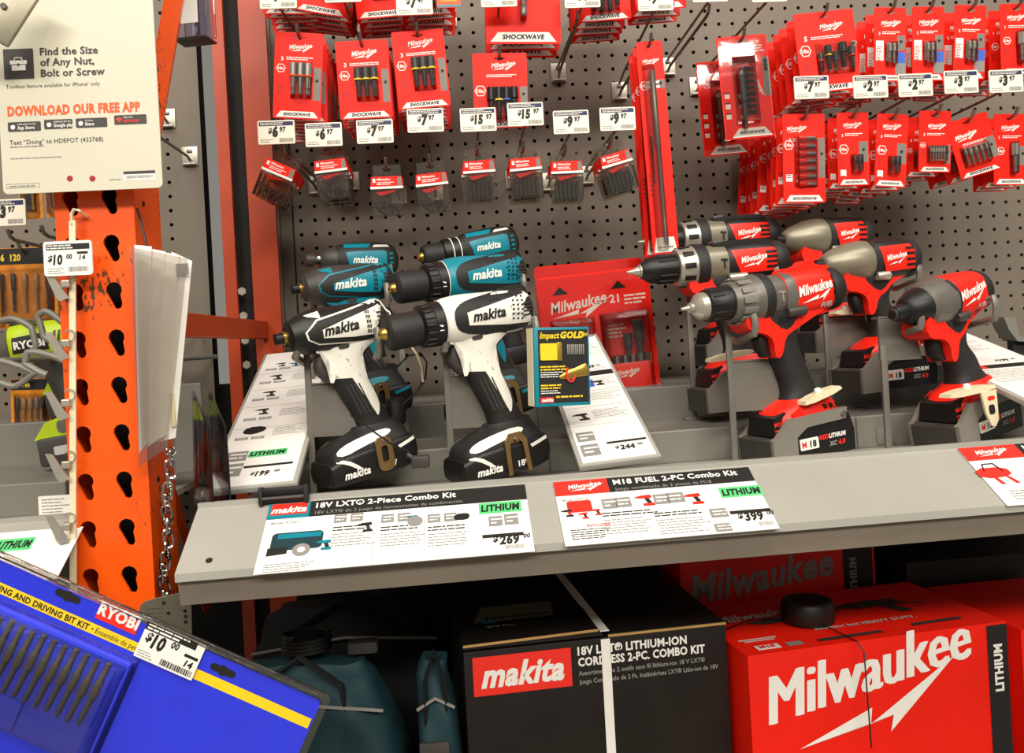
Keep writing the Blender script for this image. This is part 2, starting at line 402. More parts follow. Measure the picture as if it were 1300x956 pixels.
sh = shelf('display_shelf', 'light grey steel display shelf with slanted price channel under the drills', 0, SL, L0)
h = MB(); h.lathe([(-.5, 3.4), (.2, 3.4)], 'dark', n=10, axis='y'); sme = h.mesh('screw_hole', 0)
for sx, sz in ((30, -42), (890, -36)): sub('screw_hole', sme, sh, (sx*.001, (sz*88/50-1)*.001, sz*.001), (math.radians(-60), 0, 0))
sl2 = shelf('display_shelf', 'grey steel display shelf of the left bay behind the orange post', -760, 0, at(100, 655, .97))
# stepped riser behind the tools
def zdeck(x): return L0.z-.025+math.tan(TILT)*(x-L0.x)
rs = thing('display_riser', 'stepped grey sheet-metal riser behind the cordless tools', 'riser', (L0.x, 0, L0.z-.025), (0, -TILT, 0))
for nm, y0, y1, zz in (('lower_step', 1150, 1302, 44), ('upper_step', 1302, 1560, 94)):
    b = MB(); b.box((SL/2+20, (y0+y1)/2, zz/2), (SL-60, y1-y0, zz), 'riser', 2)
    for xx in (400, 820): b.box((xx, y0-.6, zz/2), (1.5, 1.2, zz-3), 'dustygrey')
    b.part(nm, rs, smooth=0)
b = MB(); b.box((0, 0, 0), (26, 2, 22), 'riser', .8); sme = b.mesh('screw_tab'); b = MB(); b.lathe([(-1, 3.4), (-3, 2.6), (-3.4, 0.5)], 'chrome', n=10, axis='y'); sm2 = b.mesh('screw')
for xx, zz, yy in ((355, 15, 1149), (360, 64, 1301), (830, 64, 1301), (860, 15, 1149)):
    q = sub('screw_tab', sme, rs, (xx*.001, yy*.001, zz*.001)); sub('screw', sm2, q, (0, 0, 0))
# left bay riser
rs2 = thing('display_riser', 'grey sheet-metal riser of the left bay below the lime tools', 'riser', (-1.15, 0, at(50, 655, .97).z-.025), (0, 0, 0))
for nm, y0, y1, zz in (('lower_step', 1120, 1330, 42), ('upper_step', 1330, 1560, 105)):
    b = MB(); b.box((330, (y0+y1)/2, zz/2), (620, y1-y0, zz), 'riser', 2); b.part(nm, rs2, smooth=0)
b = MB(); b.box((0, 0, 0), (120, 3, 130), 'riser', 1); o = b.part('end_panel', rs2, (0, 0, 0), smooth=0)
ep = at(205, 545, 1.3); o.location = ep-rs2.location
# lower storage level
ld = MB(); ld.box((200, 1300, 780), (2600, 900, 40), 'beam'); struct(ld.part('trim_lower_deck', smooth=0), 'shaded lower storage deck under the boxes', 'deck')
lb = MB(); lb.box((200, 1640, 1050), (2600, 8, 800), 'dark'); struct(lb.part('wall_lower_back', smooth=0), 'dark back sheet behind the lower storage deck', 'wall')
# ================================================================== hooks, price tags, hanging packs
YT, YC = 1.30, 1.33
ORD = ['frontmost', 'second', 'third', 'fourth', 'fifth', 'sixth', 'seventh', 'eighth', 'ninth', 'tenth', 'eleventh', 'twelfth']
def price_tag(px, py, Y, price, cents, where, seed, w=54, h=35, rot=0, blank=False):
    t = thing('price_tag', 'white price tag $%s.%s %s' % (price, cents, where), 'price tag', at(px, py, Y), (0, rot, 0), 'price tags')
    b = MB(); b.prism(rrect(w, h, 2), -1, 1.5, 'tagwhite'); b.part('plate', t)
    b = MB(); b.quad(-w/2+2, h/2-8, w/2-2, h/2-2, -1.25, 'navy'); b.lines(-w/2+4, w/2-6, h/2-3.3, 2, 2.4, 'tagwhite', 1, -1.45, seed); b.part('header', t, smooth=0)
    b = MB(); b.text('$', -12, -1, 10, 'ink', -1.3, bold=.05, shear=.15); b.text(price, -6, -6, 20 if len(price) < 2 else 18, 'ink', -1.3, bold=.07, shear=.12, sq=.75)
    b.text(cents, 5+7*(len(price)-1), 0.5, 10, 'ink', -1.3, bold=.05, shear=.12, sq=.8)
    b.lines(-w/2+3, -4, -h/2+7, 2, 3, 'inkgrey', 1, -1.3, seed+5); b.part('lettering', t, smooth=0)
    b = MB(); b.barcode(4, -h/2+2.5, w/2-3, -h/2+8.5, 'inkgrey', -1.3, seed); b.part('barcode', t, smooth=0)
    return t
def peg_hook(hole, tagp, label, ytip=YT+.005):
    """product rod through `hole`, label wire from the tag back to the same bracket"""
    t = thing('peg_hook', label, 'hook', (hole.x, YB, hole.z), (0, 0, 0), 'steel peg hooks')
    L = (YB-ytip)*1000
    b = MB(); b.tube([(0, -2, -4), (0, -20, 0), (0, -L+18, 0), (0, -L+6, 3), (0, -L, 12)], 2.6, 'wire'); b.part('rod', t)
    if tagp is not None:
        dx, dz = (tagp.x-hole.x)*1000, (tagp.z-hole.z)*1000-13
        b = MB(); b.tube([(0, -2, 16), (dx*.3, -50, 16+(dz-16)*.35), (dx, -(YB-tagp.y)*1000+3, dz)], 2.2, 'wire'); b.part('label_wire', t)
    b = MB(); b.box((0, -2, 3), (28, 2, 34), 'zinc', .6); b.box((0, -6, -12), (22, 8, 3), 'zinc', .6); b.box((0, -4, 12), (9, 6, 5), 'steel', .6); b.part('bracket', t)
# ---- pack kinds. Local origin: hang hole; z0 = top edge
def slot_card(b, w, h, zt, mt, r=3, th=1.0, sw=18, k=4):
    cz = zt-h/2; out = []
    for sx, sz, a0 in ((1, 1, 0), (-1, 1, 90), (-1, -1, 180), (1, -1, 270)):
        for i in range(k+1):
            a = math.radians(a0+90*i/k); out.append((sx*(w/2-r)+r*math.cos(a), cz+sz*(h/2-r)+r*math.sin(a)))
    sw = min(sw, w*.42); sh_ = 2.4; inn = []
    for x, z in out:
        d = math.hypot(x, z); ux, uz = x/d, z/d
        t = min((sw/2)/abs(ux) if abs(ux) > 1e-6 else 1e9, sh_/abs(uz) if abs(uz) > 1e-6 else 1e9); inn.append((ux*t, uz*t))
    n = len(out); vs = [(x, -th/2, z) for x, z in out]+[(x, -th/2, z) for x, z in inn]+[(x, th/2, z) for x, z in out]+[(x, th/2, z) for x, z in inn]
    fs = []
    for i in range(n):
        j = (i+1) % n; fs += [(i, j, n+j, n+i), (2*n+j, 2*n+i, 3*n+i, 3*n+j), (j, i, 2*n+i, 2*n+j), (n+i, n+j, 3*n+j, 3*n+i)]
    b.add(vs, fs, mt)
def bolt_mark(b, x, z, s, mt, y=-.8, surf=None, ang=.2):
    p = [(0, 0), (.45, .06), (.42, -.02), (1.0, .16), (.52, -.1), (.56, -.02)]
    ca, sa = math.cos(ang), math.sin(ang); pts = [(x+(a*ca-c*sa)*s, z+(a*sa+c*ca)*s) for a, c in p]
    if surf is None: b.poly(pts, y, mt)
    else:
        n = len(pts); ar = sum(pts[i][0]*pts[(i+1) % n][1]-pts[(i+1) % n][0]*pts[i][1] for i in range(n))
        if ar < 0: pts = pts[::-1]
        b.add([(a, -(surf(a, c)-y), c) for a, c in pts], [list(range(n))], mt)
def red_logo(b, x, z, size, mt='white', y=-.8, ang=.12):
    b.text('Milwaukee', x, z, size, mt, y, shear=.28, bold=.025, ang=ang, sq=.82); bolt_mark(b, x+size*.1, z-size*.3, size*3.9, mt, y, ang=ang)
def hexbadge(b, x, z, r, y=-.8):
    a = [(x+r*math.cos(math.pi*i/3), z+r*math.sin(math.pi*i/3)) for i in range(6)]; c = [(x+r*.84*math.cos(math.pi*i/3), z+r*.84*math.sin(math.pi*i/3)) for i in range(6)]
    for i in range(6):
        j = (i+1) % 6; b.add([(p[0], y, p[1]) for p in (a[i], a[j], c[j], c[i])], [(0, 1, 2, 3)], 'white')
    b.text('10x', x, z-r*.3, r*.85, 'white', y, bold=.04, align='C')
def driver(b, x, z, L, r, ring=None, M=None, tip='charcoal', c='black'):
    """socket / bit standing along z, top at z"""
    y = -r-1.2
    b.lathe([(z, r*.85), (z-1, r), (z-L*.42, r), (z-L*.44, r*.62), (z-L*.8, r*.6), (z-L*.82, r*.45), (z-L*.86, r*.45), (z-L*.88, r*.6), (z-L, r*.55)], c, n=10, axis='z', c=(x, y))
    if ring: b.lathe([(z-L*.38, r*1.06), (z-L*.43, r*1.06)], ring, n=10, axis='z', c=(x, y))
def blister(b, x0, z0, x1, z1, d, mt='clear'):
    n = 0.12*min(x1-x0, z1-z0); vs = [(x0, -.7, z0), (x1, -.7, z0), (x1, -.7, z1), (x0, -.7, z1), (x0+n, -d, z0+n), (x1-n, -d, z0+n), (x1-n, -d, z1-n), (x0+n, -d, z1-n)]
    b.add(vs, [(4, 5, 6, 7), (0, 1, 5, 4), (1, 2, 6, 5), (2, 3, 7, 6), (3, 0, 4, 7)], mt)
KINDS = {}
def kind(key, w, h, bits, title='', grey=None, chip=None, hexa=None, logo=None, white=True, photo=None, zt=9, d=12):
    """w, h in mm; positions as fractions of the card, u from left, v from top"""
    U = lambda u: -w/2+u*w
    V = lambda v: zt-v*h
    c = MB(); slot_card(c, w, h, zt, 'red'); rim = MB()
    rim.prism([(U(.06), V(.985)), (U(.16), V(.915)), (U(.84), V(.915)), (U(.94), V(.985))], -1.0, -.5, 'white') if white else None
    p = MB(); lg = logo or (.3, .2, w*.13)
    red_logo(p, U(lg[0]), V(lg[1]), lg[2])
    if title: p.text(title[0], U(.14), V(lg[1]+.13), w*.11, 'white', -.8, bold=.03)
    p.lines(U(.25), U(.85), V(lg[1]+.085), 2, h*.022, 'white', h*.011, -.8, 4)
    if grey: p.poly([(U(grey[0]), V(grey[1])), (U(grey[2]), V(grey[1])), (U(grey[2]), V(grey[3])), (U(grey[0]), V(grey[3]))], -.75, 'battgrey'); p.poly([((U(grey[0])+U(grey[2]))/2+2.6*math.cos(i), (V(grey[1])*.6+V(grey[3])*.4)+2.6*math.sin(i)) for i in range(6)], -.9, 'ink')
    if chip: p.quad(U(chip[0]), V(chip[3]), U(chip[2]), V(chip[1]), -.75, 'white'); p.lines(U(chip[0])+1, U(chip[2])-1, V(chip[1])-h*.08, 4, h*.022, 'inkred', h*.01, -.9, 8)
    if photo: p.quad(U(photo[0]), V((photo[1]+photo[3])/2), U(photo[2]), V(photo[1]), -.75, 'inkblue'); p.quad(U(photo[0]), V(photo[3]), U(photo[2]), V((photo[1]+photo[3])/2), -.75, 'inkgrey')
    if hexa: hexbadge(p, U(hexa[0]), V(hexa[1]), w*hexa[2])
    p.lines(U(.08), U(.24), V(.62), 5, h*.022, 'darkred', h*.01, -.8, 6)
    if white: p.text('SHOCKWAVE', U(.5), V(.965), w*.085, 'ink', -1.2, bold=.05, align='C', shear=.15)
    bl = []
    for (kx, v0, L, r, ring, col, horiz) in bits:
        q = MB()
        if horiz: driver(q, 0, 0, L*w, r, ring, c=col); 
        else: driver(q, 0, 0, L*h, r, ring, c=col)
        if horiz: q.lathe([(-L*w*.46, r*.7), (-L*w*.5, r*.72), (-L*w*1.0, r*.66), (-L*w*1.03, r*.3)], 'steel', n=10, axis='z', c=(0, -r-1.2))
        bl.append((q.mesh('bit'), (U(kx)*.001, 0, V(v0)*.001), (0, -math.pi/2*horiz, 0)))
    bs = MB()
    if bits:
        us = [x[0] for x in bits]; vs_ = [x[1] for x in bits]; e = [x[1]+(0 if x[6] else x[2]) for x in bits]
        hz = bits[0][6]
        blister(bs, U(min(us)-(bits[0][2] if hz and hz < 0 else 0))-5, V(max(e)+.03), U(max(us)+(bits[0][2] if hz else 0))+5, V(min(vs_)-.03), d)
    parts = [('card', c.mesh('card', 0), (0, 0, 0), (0, 0, 0)), *[('print', x.mesh('print', 0), (0, 0, 0), (0, 0, 0)) for x in p.split(5)]]
    if white: parts.append(('white_band', rim.mesh('white_band', 0), (0, 0, 0), (0, 0, 0)))
    parts += [('bit',)+q for q in bl]
    if bits: parts.append(('blister', bs.mesh('blister', 30), (0, 0, 0), (0, 0, 0)))
    KINDS[key] = parts
PX = YC/F*1000      # mm per photo pixel at the front packs
B = 'black'
kind('nut3', 66*PX, 98*PX, [(.40, .36, .38, 6.2, 'yellow', 'charcoal', 0), (.55, .36, .38, 6.2, 'yellow', 'charcoal', 0), (.70, .36, .38, 6.2, 'yellow', 'charcoal', 0)], '3', (.84, .38, .97, .8), hexa=(.14, .44, .1))
kind('bit3', 60*PX, 108*PX, [(.42, .37, .36, 6, 'inkorange', 'steel', 0), (.57, .37, .36, 6, 'inkorange', 'steel', 0), (.72, .37, .36, 6, 'inkorange', 'steel', 0)], '3', (.82, .4, .97, .78), hexa=(.14, .42, .1))
kind('nut4', 69*PX, 95*PX, [(.32, .47, .4, 6.5, B, B, 0), (.46, .47, .42, 6.5, 'yellow', B, 0), (.60, .47, .42, 6.5, 'inkblue', B, 0), (.74, .47, .34, 6.5, B, B, 0)], '', (.86, .45, .99, .7), hexa=(.13, .5, .11), logo=(.35, .2, 10))
kind('long', 34*PX, 275*PX, [(.5, .14, .8, 4.6, None, 'steel', 0), (.28, .44, .22, 1.8, None, 'charcoal', 0)], '', (.66, .18, .98, .22), hexa=(.2, .205, .19), logo=(.2, .1, 7))
kind('five', 80*PX, 104*PX, [(.36, .52, .24, 4.6, 'inkred', 'charcoal', 0), (.48, .44, .3, 5.6, 'yellow', B, 0), (.60, .52, .24, 4.6, 'inkblue', 'charcoal', 0), (.72, .42, .3, 6.6, None, B, 0), (.87, .48, .28, 5.6, 'inkred', 'charcoal', 0)], '5', (.9, .4, .99, .48), hexa=(.14, .47, .1), logo=(.42, .22, 10))
kind('two', 43*PX, 96*PX, [(.44, .5, .26, 3.9, None, 'steel', 0), (.58, .5, .26, 3.9, None, 'steel', 0)], '2', (.72, .38, .96, .58), (.06, .45, .3, .72), logo=(.22, .24, 8.5), photo=(.66, .6, .98, .9))
kind('one', 46*PX, 93*PX, [(.55, .42, .4, 5.6, None, 'steel', 0)], '1', (.72, .45, .98, .72), hexa=(.2, .52, .12), logo=(.22, .22, 8))
kind('seven', 56*PX, 115*PX, [(.34, .28+i*.085, .4, 4.2, None, 'redtool', 1) for i in range(7)], '7', (.84, .27, .99, .72), (.07, .68, .22, .76), hexa=(.14, .35, .12), logo=(.1, .19, 8.5), d=11)
kind('pair', 42*PX, 95*PX, [(.5, .6, .2, 3.6, None, 'charcoal', 0), (.66, .6, .2, 3.6, None, 'charcoal', 0)], '2', (.68, .4, .97, .68), (.08, .78, .26, .87), hexa=(.2, .5, .16), logo=(.2, .2, 8))
kind('row6', 43*PX, 80*PX, [(.34+i*.085, .58, .24, 2.4, None, 'steel', 0) for i in range(6)], '3', (.8, .55, .98, .86), hexa=(.12, .56, .09), logo=(.28, .28, 8))
kind('row5', 58*PX, 77*PX, [(.22+i*.13, .5, .3, 3.3, None, 'steel', 0) for i in range(5)], '', (.8, .42, 1, .78), logo=(.12, .34, 10))
kind('clamp', 96*PX, 172*PX, [(.5, .3, .5, 9, None, 'steel', 0)], '', (.8, .3, .98, .6), logo=(.3, .2, 12), d=22)
# clamshell with bit holder and a column of short bits
def clam_kind():
    w, h, zt = 66*PX, 132*PX, 9; U = lambda u: -w/2+u*w; V = lambda v: zt-v*h
    c = MB(); slot_card(c, w, h, zt, 'red'); p = MB(); red_logo(p, U(.08), V(.17), 9); p.text('9', U(.42), V(.13), 8, 'white', -.8, bold=.03); p.lines(U(.52), U(.95), V(.1), 3, 4, 'white', 2, -.8)
    hexbadge(p, U(.2), V(.235), 8); p.poly([(U(.86), V(.22)), (U(1), V(.22)), (U(1), V(.6)), (U(.86), V(.6))], -.75, 'battgrey'); red_logo(p, U(.7), V(.44), 7, ang=-1.2)
    for i in range(3): p.quad(U(.06), V(.6+i*.1), U(.16), V(.555+i*.1), -.75, 'white'); p.quad(U(.05), V(.55+i*.1), U(.17), V(.54+i*.1), -.75, 'ink')
    for i in range(3): p.lathe([(-1, 3.4), (-1.1, 3.4)], 'ink', n=8, axis='y', c=(U(.93), V(.26+i*.04)))
    wb_ = MB(); wb_.prism([(U(.14), V(.985)), (U(.28), V(.9)), (U(.8), V(.9)), (U(.94), V(.985))], -1.2, -.5, 'white'); p.text('SHOCKWAVE', U(.54), V(.955), 6, 'ink', -1.4, bold=.05, align='C')
    parts = [('card', c.mesh('card', 0), (0, 0, 0), (0, 0, 0)), *[('print', x.mesh('print', 0), (0, 0, 0), (0, 0, 0)) for x in p.split(5)], ('white_band', wb_.mesh('white_band', 0), (0, 0, 0), (0, 0, 0))]
    q = MB(); q.lathe([(0, 3), (-6, 3), (-8, 6), (-52, 6), (-55, 3.2), (-90, 3), (-95, 2)], 'charcoal', n=12, axis='z', c=(0, -8)); q.lathe([(-6, 6.3), (-12, 6.3)], 'chrome', n=12, axis='z', c=(0, -8))
    parts.append(('bit_holder', q.mesh('bit_holder'), (U(.4)*.001, 0, V(.32)*.001), (0, 0, 0)))
    q = MB(); q.lathe([(-7, 3.6), (0, 3.6), (1, 2), (7, 2)], 'black', n=8, axis='x', c=(-6, 0)); q.lathe([(7, 2.6), (9, 1.2)], 'chrome', n=8, axis='x', c=(-6, 0)); me = q.mesh('bit')
    for i in range(8): parts.append(('bit', me, (U(.56)*.001, 0, V(.33+.06*i)*.001), (0, 0, 0)))
    q = MB(); blister(q, U(.02), V(.99), U(.98), V(.02), 3); blister(q, U(.26), V(.86), U(.72), V(.2), 17)
    parts.append(('blister', q.mesh('blister', 30), (0, 0, 0), (0, 0, 0))); KINDS['clam'] = parts
clam_kind()
def case_kind(key, col, seed, rows):
    """small hinged clear case with a red header and loose dark bits"""
    w, h, d = 49, 78, 19; parts = []
    t = MB(); slot_card(t, w*.86, 22, 8, 'case', 2, 1.2, 14); parts.append(('hang_tab', t.mesh('hang_tab', 0), (0, 0, 0), (0, 0, 0)))
    t = MB(); vs = [(-w/2, 0, -30), (w/2, 0, -30), (w/2, 0, -14), (-w/2, 0, -14), (-w/2, -d, -30), (w/2, -d, -30), (w/2-2, -d, -13), (-w/2+2, -d, -13)]
    fs = [(4, 5, 6, 7), (0, 4, 7, 3), (1, 2, 6, 5), (3, 7, 6, 2), (0, 3, 2, 1), (0, 1, 5, 4)]; t.add(vs, fs, 'red'); t.quad(-w/2, -31.5, w/2, -28, -d-.4, 'white')
    t.text('Milwaukee', -w/2+10, -19, 4.5, 'white', -d-.3, shear=.2, bold=.03); t.lines(-w/2+10, w/2-12, -21.5, 2, 2.6, 'white', 1.2, -d-.3, seed); t.quad(-w/2+4, -22, -w/2+8, -16, -d-.3, 'white'); t.quad(w/2-8, -28, w/2-2, -15, -d-.3, 'battgrey')
    parts.append(('header', t.mesh('header', 0), (0, 0, 0), (0, 0, 0)))
    t = MB(); zb = -71; t.prism([(-w/2+1.5, zb), (w/2-1.5, zb), (w/2, -30), (-w/2, -30)], -d, -1, 'case'); parts.append(('clear_case', t.mesh('clear_case', 0), (0, 0, 0), (0, 0, 0)))
    t = MB(); t.prism([(-w/2+8, -36), (-w/2+14, -42), (w/2-14, -36), (w/2-8, -33), (w/2-18, -34)], -d+2, -d+2.4, 'red'); parts.append(('insert_mark', t.mesh('insert_mark', 0), (0, 0, 0), (0, 0, 0)))
    rr = random.Random(seed); q = MB(); q.lathe([(-8, 2.8), (1, 2.8), (2, 1.6), (7, 1.6), (8.5, 1)], col, n=8, axis='z'); me = q.mesh('bit')
    if rows:
        q = MB(); q.lathe([(-24, 2.6), (-4, 2.6), (-3, 1.8), (2, 1.8)], col, n=8, axis='z'); q.lathe([(2, 2.2), (6, 2)], 'chrome', n=8, axis='z'); me = q.mesh('bit')
        for i in range(6): parts.append(('bit', me, ((-16+6.4*i)*.001, -.009, -.044), (0, 0, 0)))
    else:
        for i in range(11): parts.append(('bit', me, (rr.uniform(-17, 17)*.001, rr.uniform(-13, -5)*.001, rr.uniform(-65, -54)*.001), (rr.uniform(-.9, .9), rr.uniform(-1.5, 1.5), 0)))
    KINDS[key] = parts
case_kind('casemix', 'charcoal', 1, False); case_kind('caserow', 'charcoal', 2, True)
def pack(name, key, loc, rot, label, cat, group, few=False):
    t = thing(name, label, cat, loc, rot, group)
    for nm, me, l, r in KINDS[key]:
        if few and nm == 'bit' and key.startswith('case') is False and few > 1: continue
        o = bpy.data.objects.new(nm, me); COL.objects.link(o); o.parent = t; o.location = l; o.rotation_euler = r
    return t
def stack(name, key, hx, hy, n, step, base, where, tilt=0, yaw=0, hook=True, tagpx=None, price=None, Y=YC, jit=2.0, word='pack', dyaw=0, seed=0, lean=.03):
    """n packs on one hook; hx, hy = photo position of the front pack's hole"""
    rr = random.Random(hash(key)*0+seed+int(hx)); p = at(hx, hy, Y)
    for k in range(n):
        lab = '%s %s %s' % (ORD[k], base, where) if n > 1 else '%s %s' % (base, where)
        j = 0 if k == 0 else 1
        pack(name, key, (p.x, Y+step*k, p.z), (lean*rr.uniform(.3, 1), math.radians(tilt*(1-.25*j*rr.random())+j*rr.uniform(-jit, jit)), math.radians(yaw+dyaw*k+j*rr.uniform(-4, 4))), lab, word, base+' '+where if n > 1 else None, few=k)
    tp = at(tagpx[0], tagpx[1], YT) if tagpx else None
    if hook: peg_hook(Vector((p.x, Y, p.z+.003)), tp, 'bent steel peg hook holding the %s %s' % (word, where.replace('.97', '')) , ytip=Y-.02)
    if price: price_tag(tagpx[0], tagpx[1], YT, price[0], price[1], where, int(hx))
A = 'hanging_bit_card'
# row above, seen only by its lower ends
stack(A, 'nut3', 364, -76, 5, .022, 'red card', 'cut by frame top above leftmost price tag', 2, hook=False, seed=1, lean=.12)
stack(A, 'nut3', 420, -74, 5, .022, 'red card', 'cut by frame top, second stack from left', 12, hook=False, seed=2, lean=.1)
stack(A, 'nut3', 476, -71, 5, .022, 'red card', 'cut by frame top, third stack from left', -3, hook=False, seed=3, lean=.1)
stack(A, 'nut4', 538, -70, 5, .022, 'red card', 'cut by frame top, fourth stack from left', 0, hook=False, seed=4, lean=.1)
stack(A, 'clamp', 662, -110, 3, .03, 'large red blister pack', 'cut by frame top near the middle', 2, hook=False, seed=5, word='pack', lean=.1)
stack(A, 'nut4', 760, -62, 4, .03, 'red card', 'cut by frame top over the empty hook', -3, hook=False, seed=6, lean=.14)
stack(A, 'nut3', 832, -78, 3, .03, 'red card', 'cut by frame top above the long bit card', -2, hook=False, seed=7)
# row of cards on the left
stack(A, 'bit3', 380, 49, 8, .023, 'red card of three steel bits', 'on the hook beside the orange post', 5, tagpx=(353, -4), price=('7', '97'), seed=11)
stack(A, 'nut3', 459, 59, 7, .021, 'red card of three nut drivers', 'on the second hook from the left', -1, tagpx=(435, -12), price=('6', '97'), seed=12)
stack(A, 'nut3', 530, 46, 7, .024, 'red card of three nut drivers', 'on the third hook from the left', -3, tagpx=(526, 4), price=('7', '47'), seed=13)
stack(A, 'nut4', 634, 75, 1, .02, 'red card of four black nut drivers', 'alone on the middle hook', 1, tagpx=(633, -6), price=('15', '97'), seed=14)
stack(A, 'long', 824, 60, 3, .03, 'tall narrow red card with long bit', 'left of the drill chucks', -2, tagpx=(832, -1), price=('9', '97'), seed=15, dyaw=0)
for (hx, hy, tx, ty, lab, pr_) in ((733, 26, 739, -5, 'empty steel peg hook between the middle cards and tall card', ('14', '97')), (899, 18, 901, -12, 'empty steel peg hook right of the tall narrow card', ('11', '97')), (497, 0, 0, 0, None, None)):
    if lab:
        p = at(hx, hy, YC-.01); peg_hook(p, at(tx, ty, YT), lab, YC-.02); price_tag(tx, ty, YT, pr_[0], pr_[1], 'on the '+lab.replace('steel peg ', ''), hx)
stack('hanging_clamshell', 'clam', 941, 53, 2, .12, 'red clamshell with bit holder and eight bits', 'above the drill chucks', -3, tagpx=(976, -12), price=('19', '97'), seed=16, jit=1)
stack(A, 'five', 1045, 22, 6, .03, 'red card of five drivers', 'top row right', -4, seed=17)
stack(A, 'two', 1130, 17, 6, .03, 'red card of two bits', 'in upper right row, leftmost two-bit stack', 3, seed=18)
stack(A, 'two', 1178, 16, 4, .035, 'red card of two bits', 'in upper right row, middle two-bit stack', 2, seed=19)
stack(A, 'two', 1232, 14, 5, .032, 'red card of two bits', 'in upper right row, rightmost two-bit stack', 4, seed=20)
stack(A, 'one', 1290, 12, 5, .03, 'red card with one socket', 'in the top right corner', 1, seed=21)
# right-hand second row
stack(A, 'seven', 1020, 152, 9, .026, 'red card of seven red-sleeved bits', 'over the red drills', 2, tagpx=(1030, 111), price=('7', '97'), seed=22, jit=4)
stack(A, 'pair', 1082, 150, 6, .034, 'red card of two short bits', 'in lower right row, second stack from left', 1, tagpx=(1105, 110), price=('2', '97'), seed=23, jit=4)
stack(A, 'pair', 1133, 152, 6, .034, 'red card of two short bits', 'in lower right row, third stack from left', 5, tagpx=(1162, 108), price=('2', '97'), seed=24, jit=4)
stack(A, 'row6', 1187, 148, 4, .04, 'red card of six thin bits', 'in lower right row, fourth stack from left', 3, tagpx=(1220, 104), price=('3', '97'), seed=25, jit=4)
stack(A, 'row5', 1228, 156, 3, .045, 'tilted red card of five steel bits', 'in lower right row, second stack from right', -14, tagpx=(1277, 103), price=('3', '97'), seed=26, jit=4)
stack(A, 'one', 1283, 152, 3, .03, 'red card with one socket', 'second row at the right edge', 2, seed=27)
# small clear cases on the left
C_ = 'bit_case'
for (hx, hy, n, tl, ky, tx, ty, prc, wh) in ((365, 201, 3, 26, 'casemix', 351, 168, ('6', '97'), 'first from the orange post'), (419, 195, 3, -5, 'casemix', 411, 171, ('6', '97'), 'second from the orange post'), (491, 216, 1, 0, 'casemix', 476, 167, ('7', '97'), 'third from the orange post'),
        (546, 212, 1, -4, 'casemix', 540, 153, ('7', '97'), 'fourth from the orange post'), (606, 196, 2, -2, 'caserow', 607, 152, ('15', '97'), 'fifth from the orange post'), (664, 193, 3, -3, 'caserow', 667, 145, ('15', '97'), 'sixth from the orange post'),
        (717, 197, 2, 0, 'caserow', 725, 155, ('9', '97'), 'fourth from the drill chucks'.replace('fourth', 'second')), (774, 187, 3, -14, 'caserow', 784, 151, ('9', '97'), 'nearest the tall narrow card')):
    stack(C_, ky, hx, hy, n, .03, 'small clear case of dark bits,', wh, tl, tagpx=(tx, ty), price=prc, seed=31, jit=6, word='case')
# orange and teal corner of a pack cut by the frame
t = thing('hanging_orange_card', 'orange card with teal bottom edge cut by the frame top', 'pack', at(566, -60, 1.31)); b = MB(); slot_card(b, 36, 92, 9, 'inkorange'); b.part('card', t, smooth=0)
b = MB(); b.quad(-18, -82.5, 18, -79, -.7, 'teal'); b.prism(rrect(26, 9, 2, 0, -70), -1, -.6, 'amber'); b.part('print', t, smooth=0)
p = at(566, -60, 1.31); peg_hook(Vector((p.x, 1.31, p.z+.003)), None, 'steel peg hook holding the orange card at the frame top', 1.29)
for (hx, hy, wh) in ((364, -76, 'first'), (420, -74, 'second'), (476, -71, 'third'), (538, -70, 'fourth'), (662, -110, 'fifth'), (760, -62, 'sixth'), (832, -78, 'seventh')):
    p = at(hx, hy, YC); peg_hook(Vector((p.x, YC, p.z+.003)), None, '%s steel hook from left in the row cut by frame top' % wh, YC-.02)
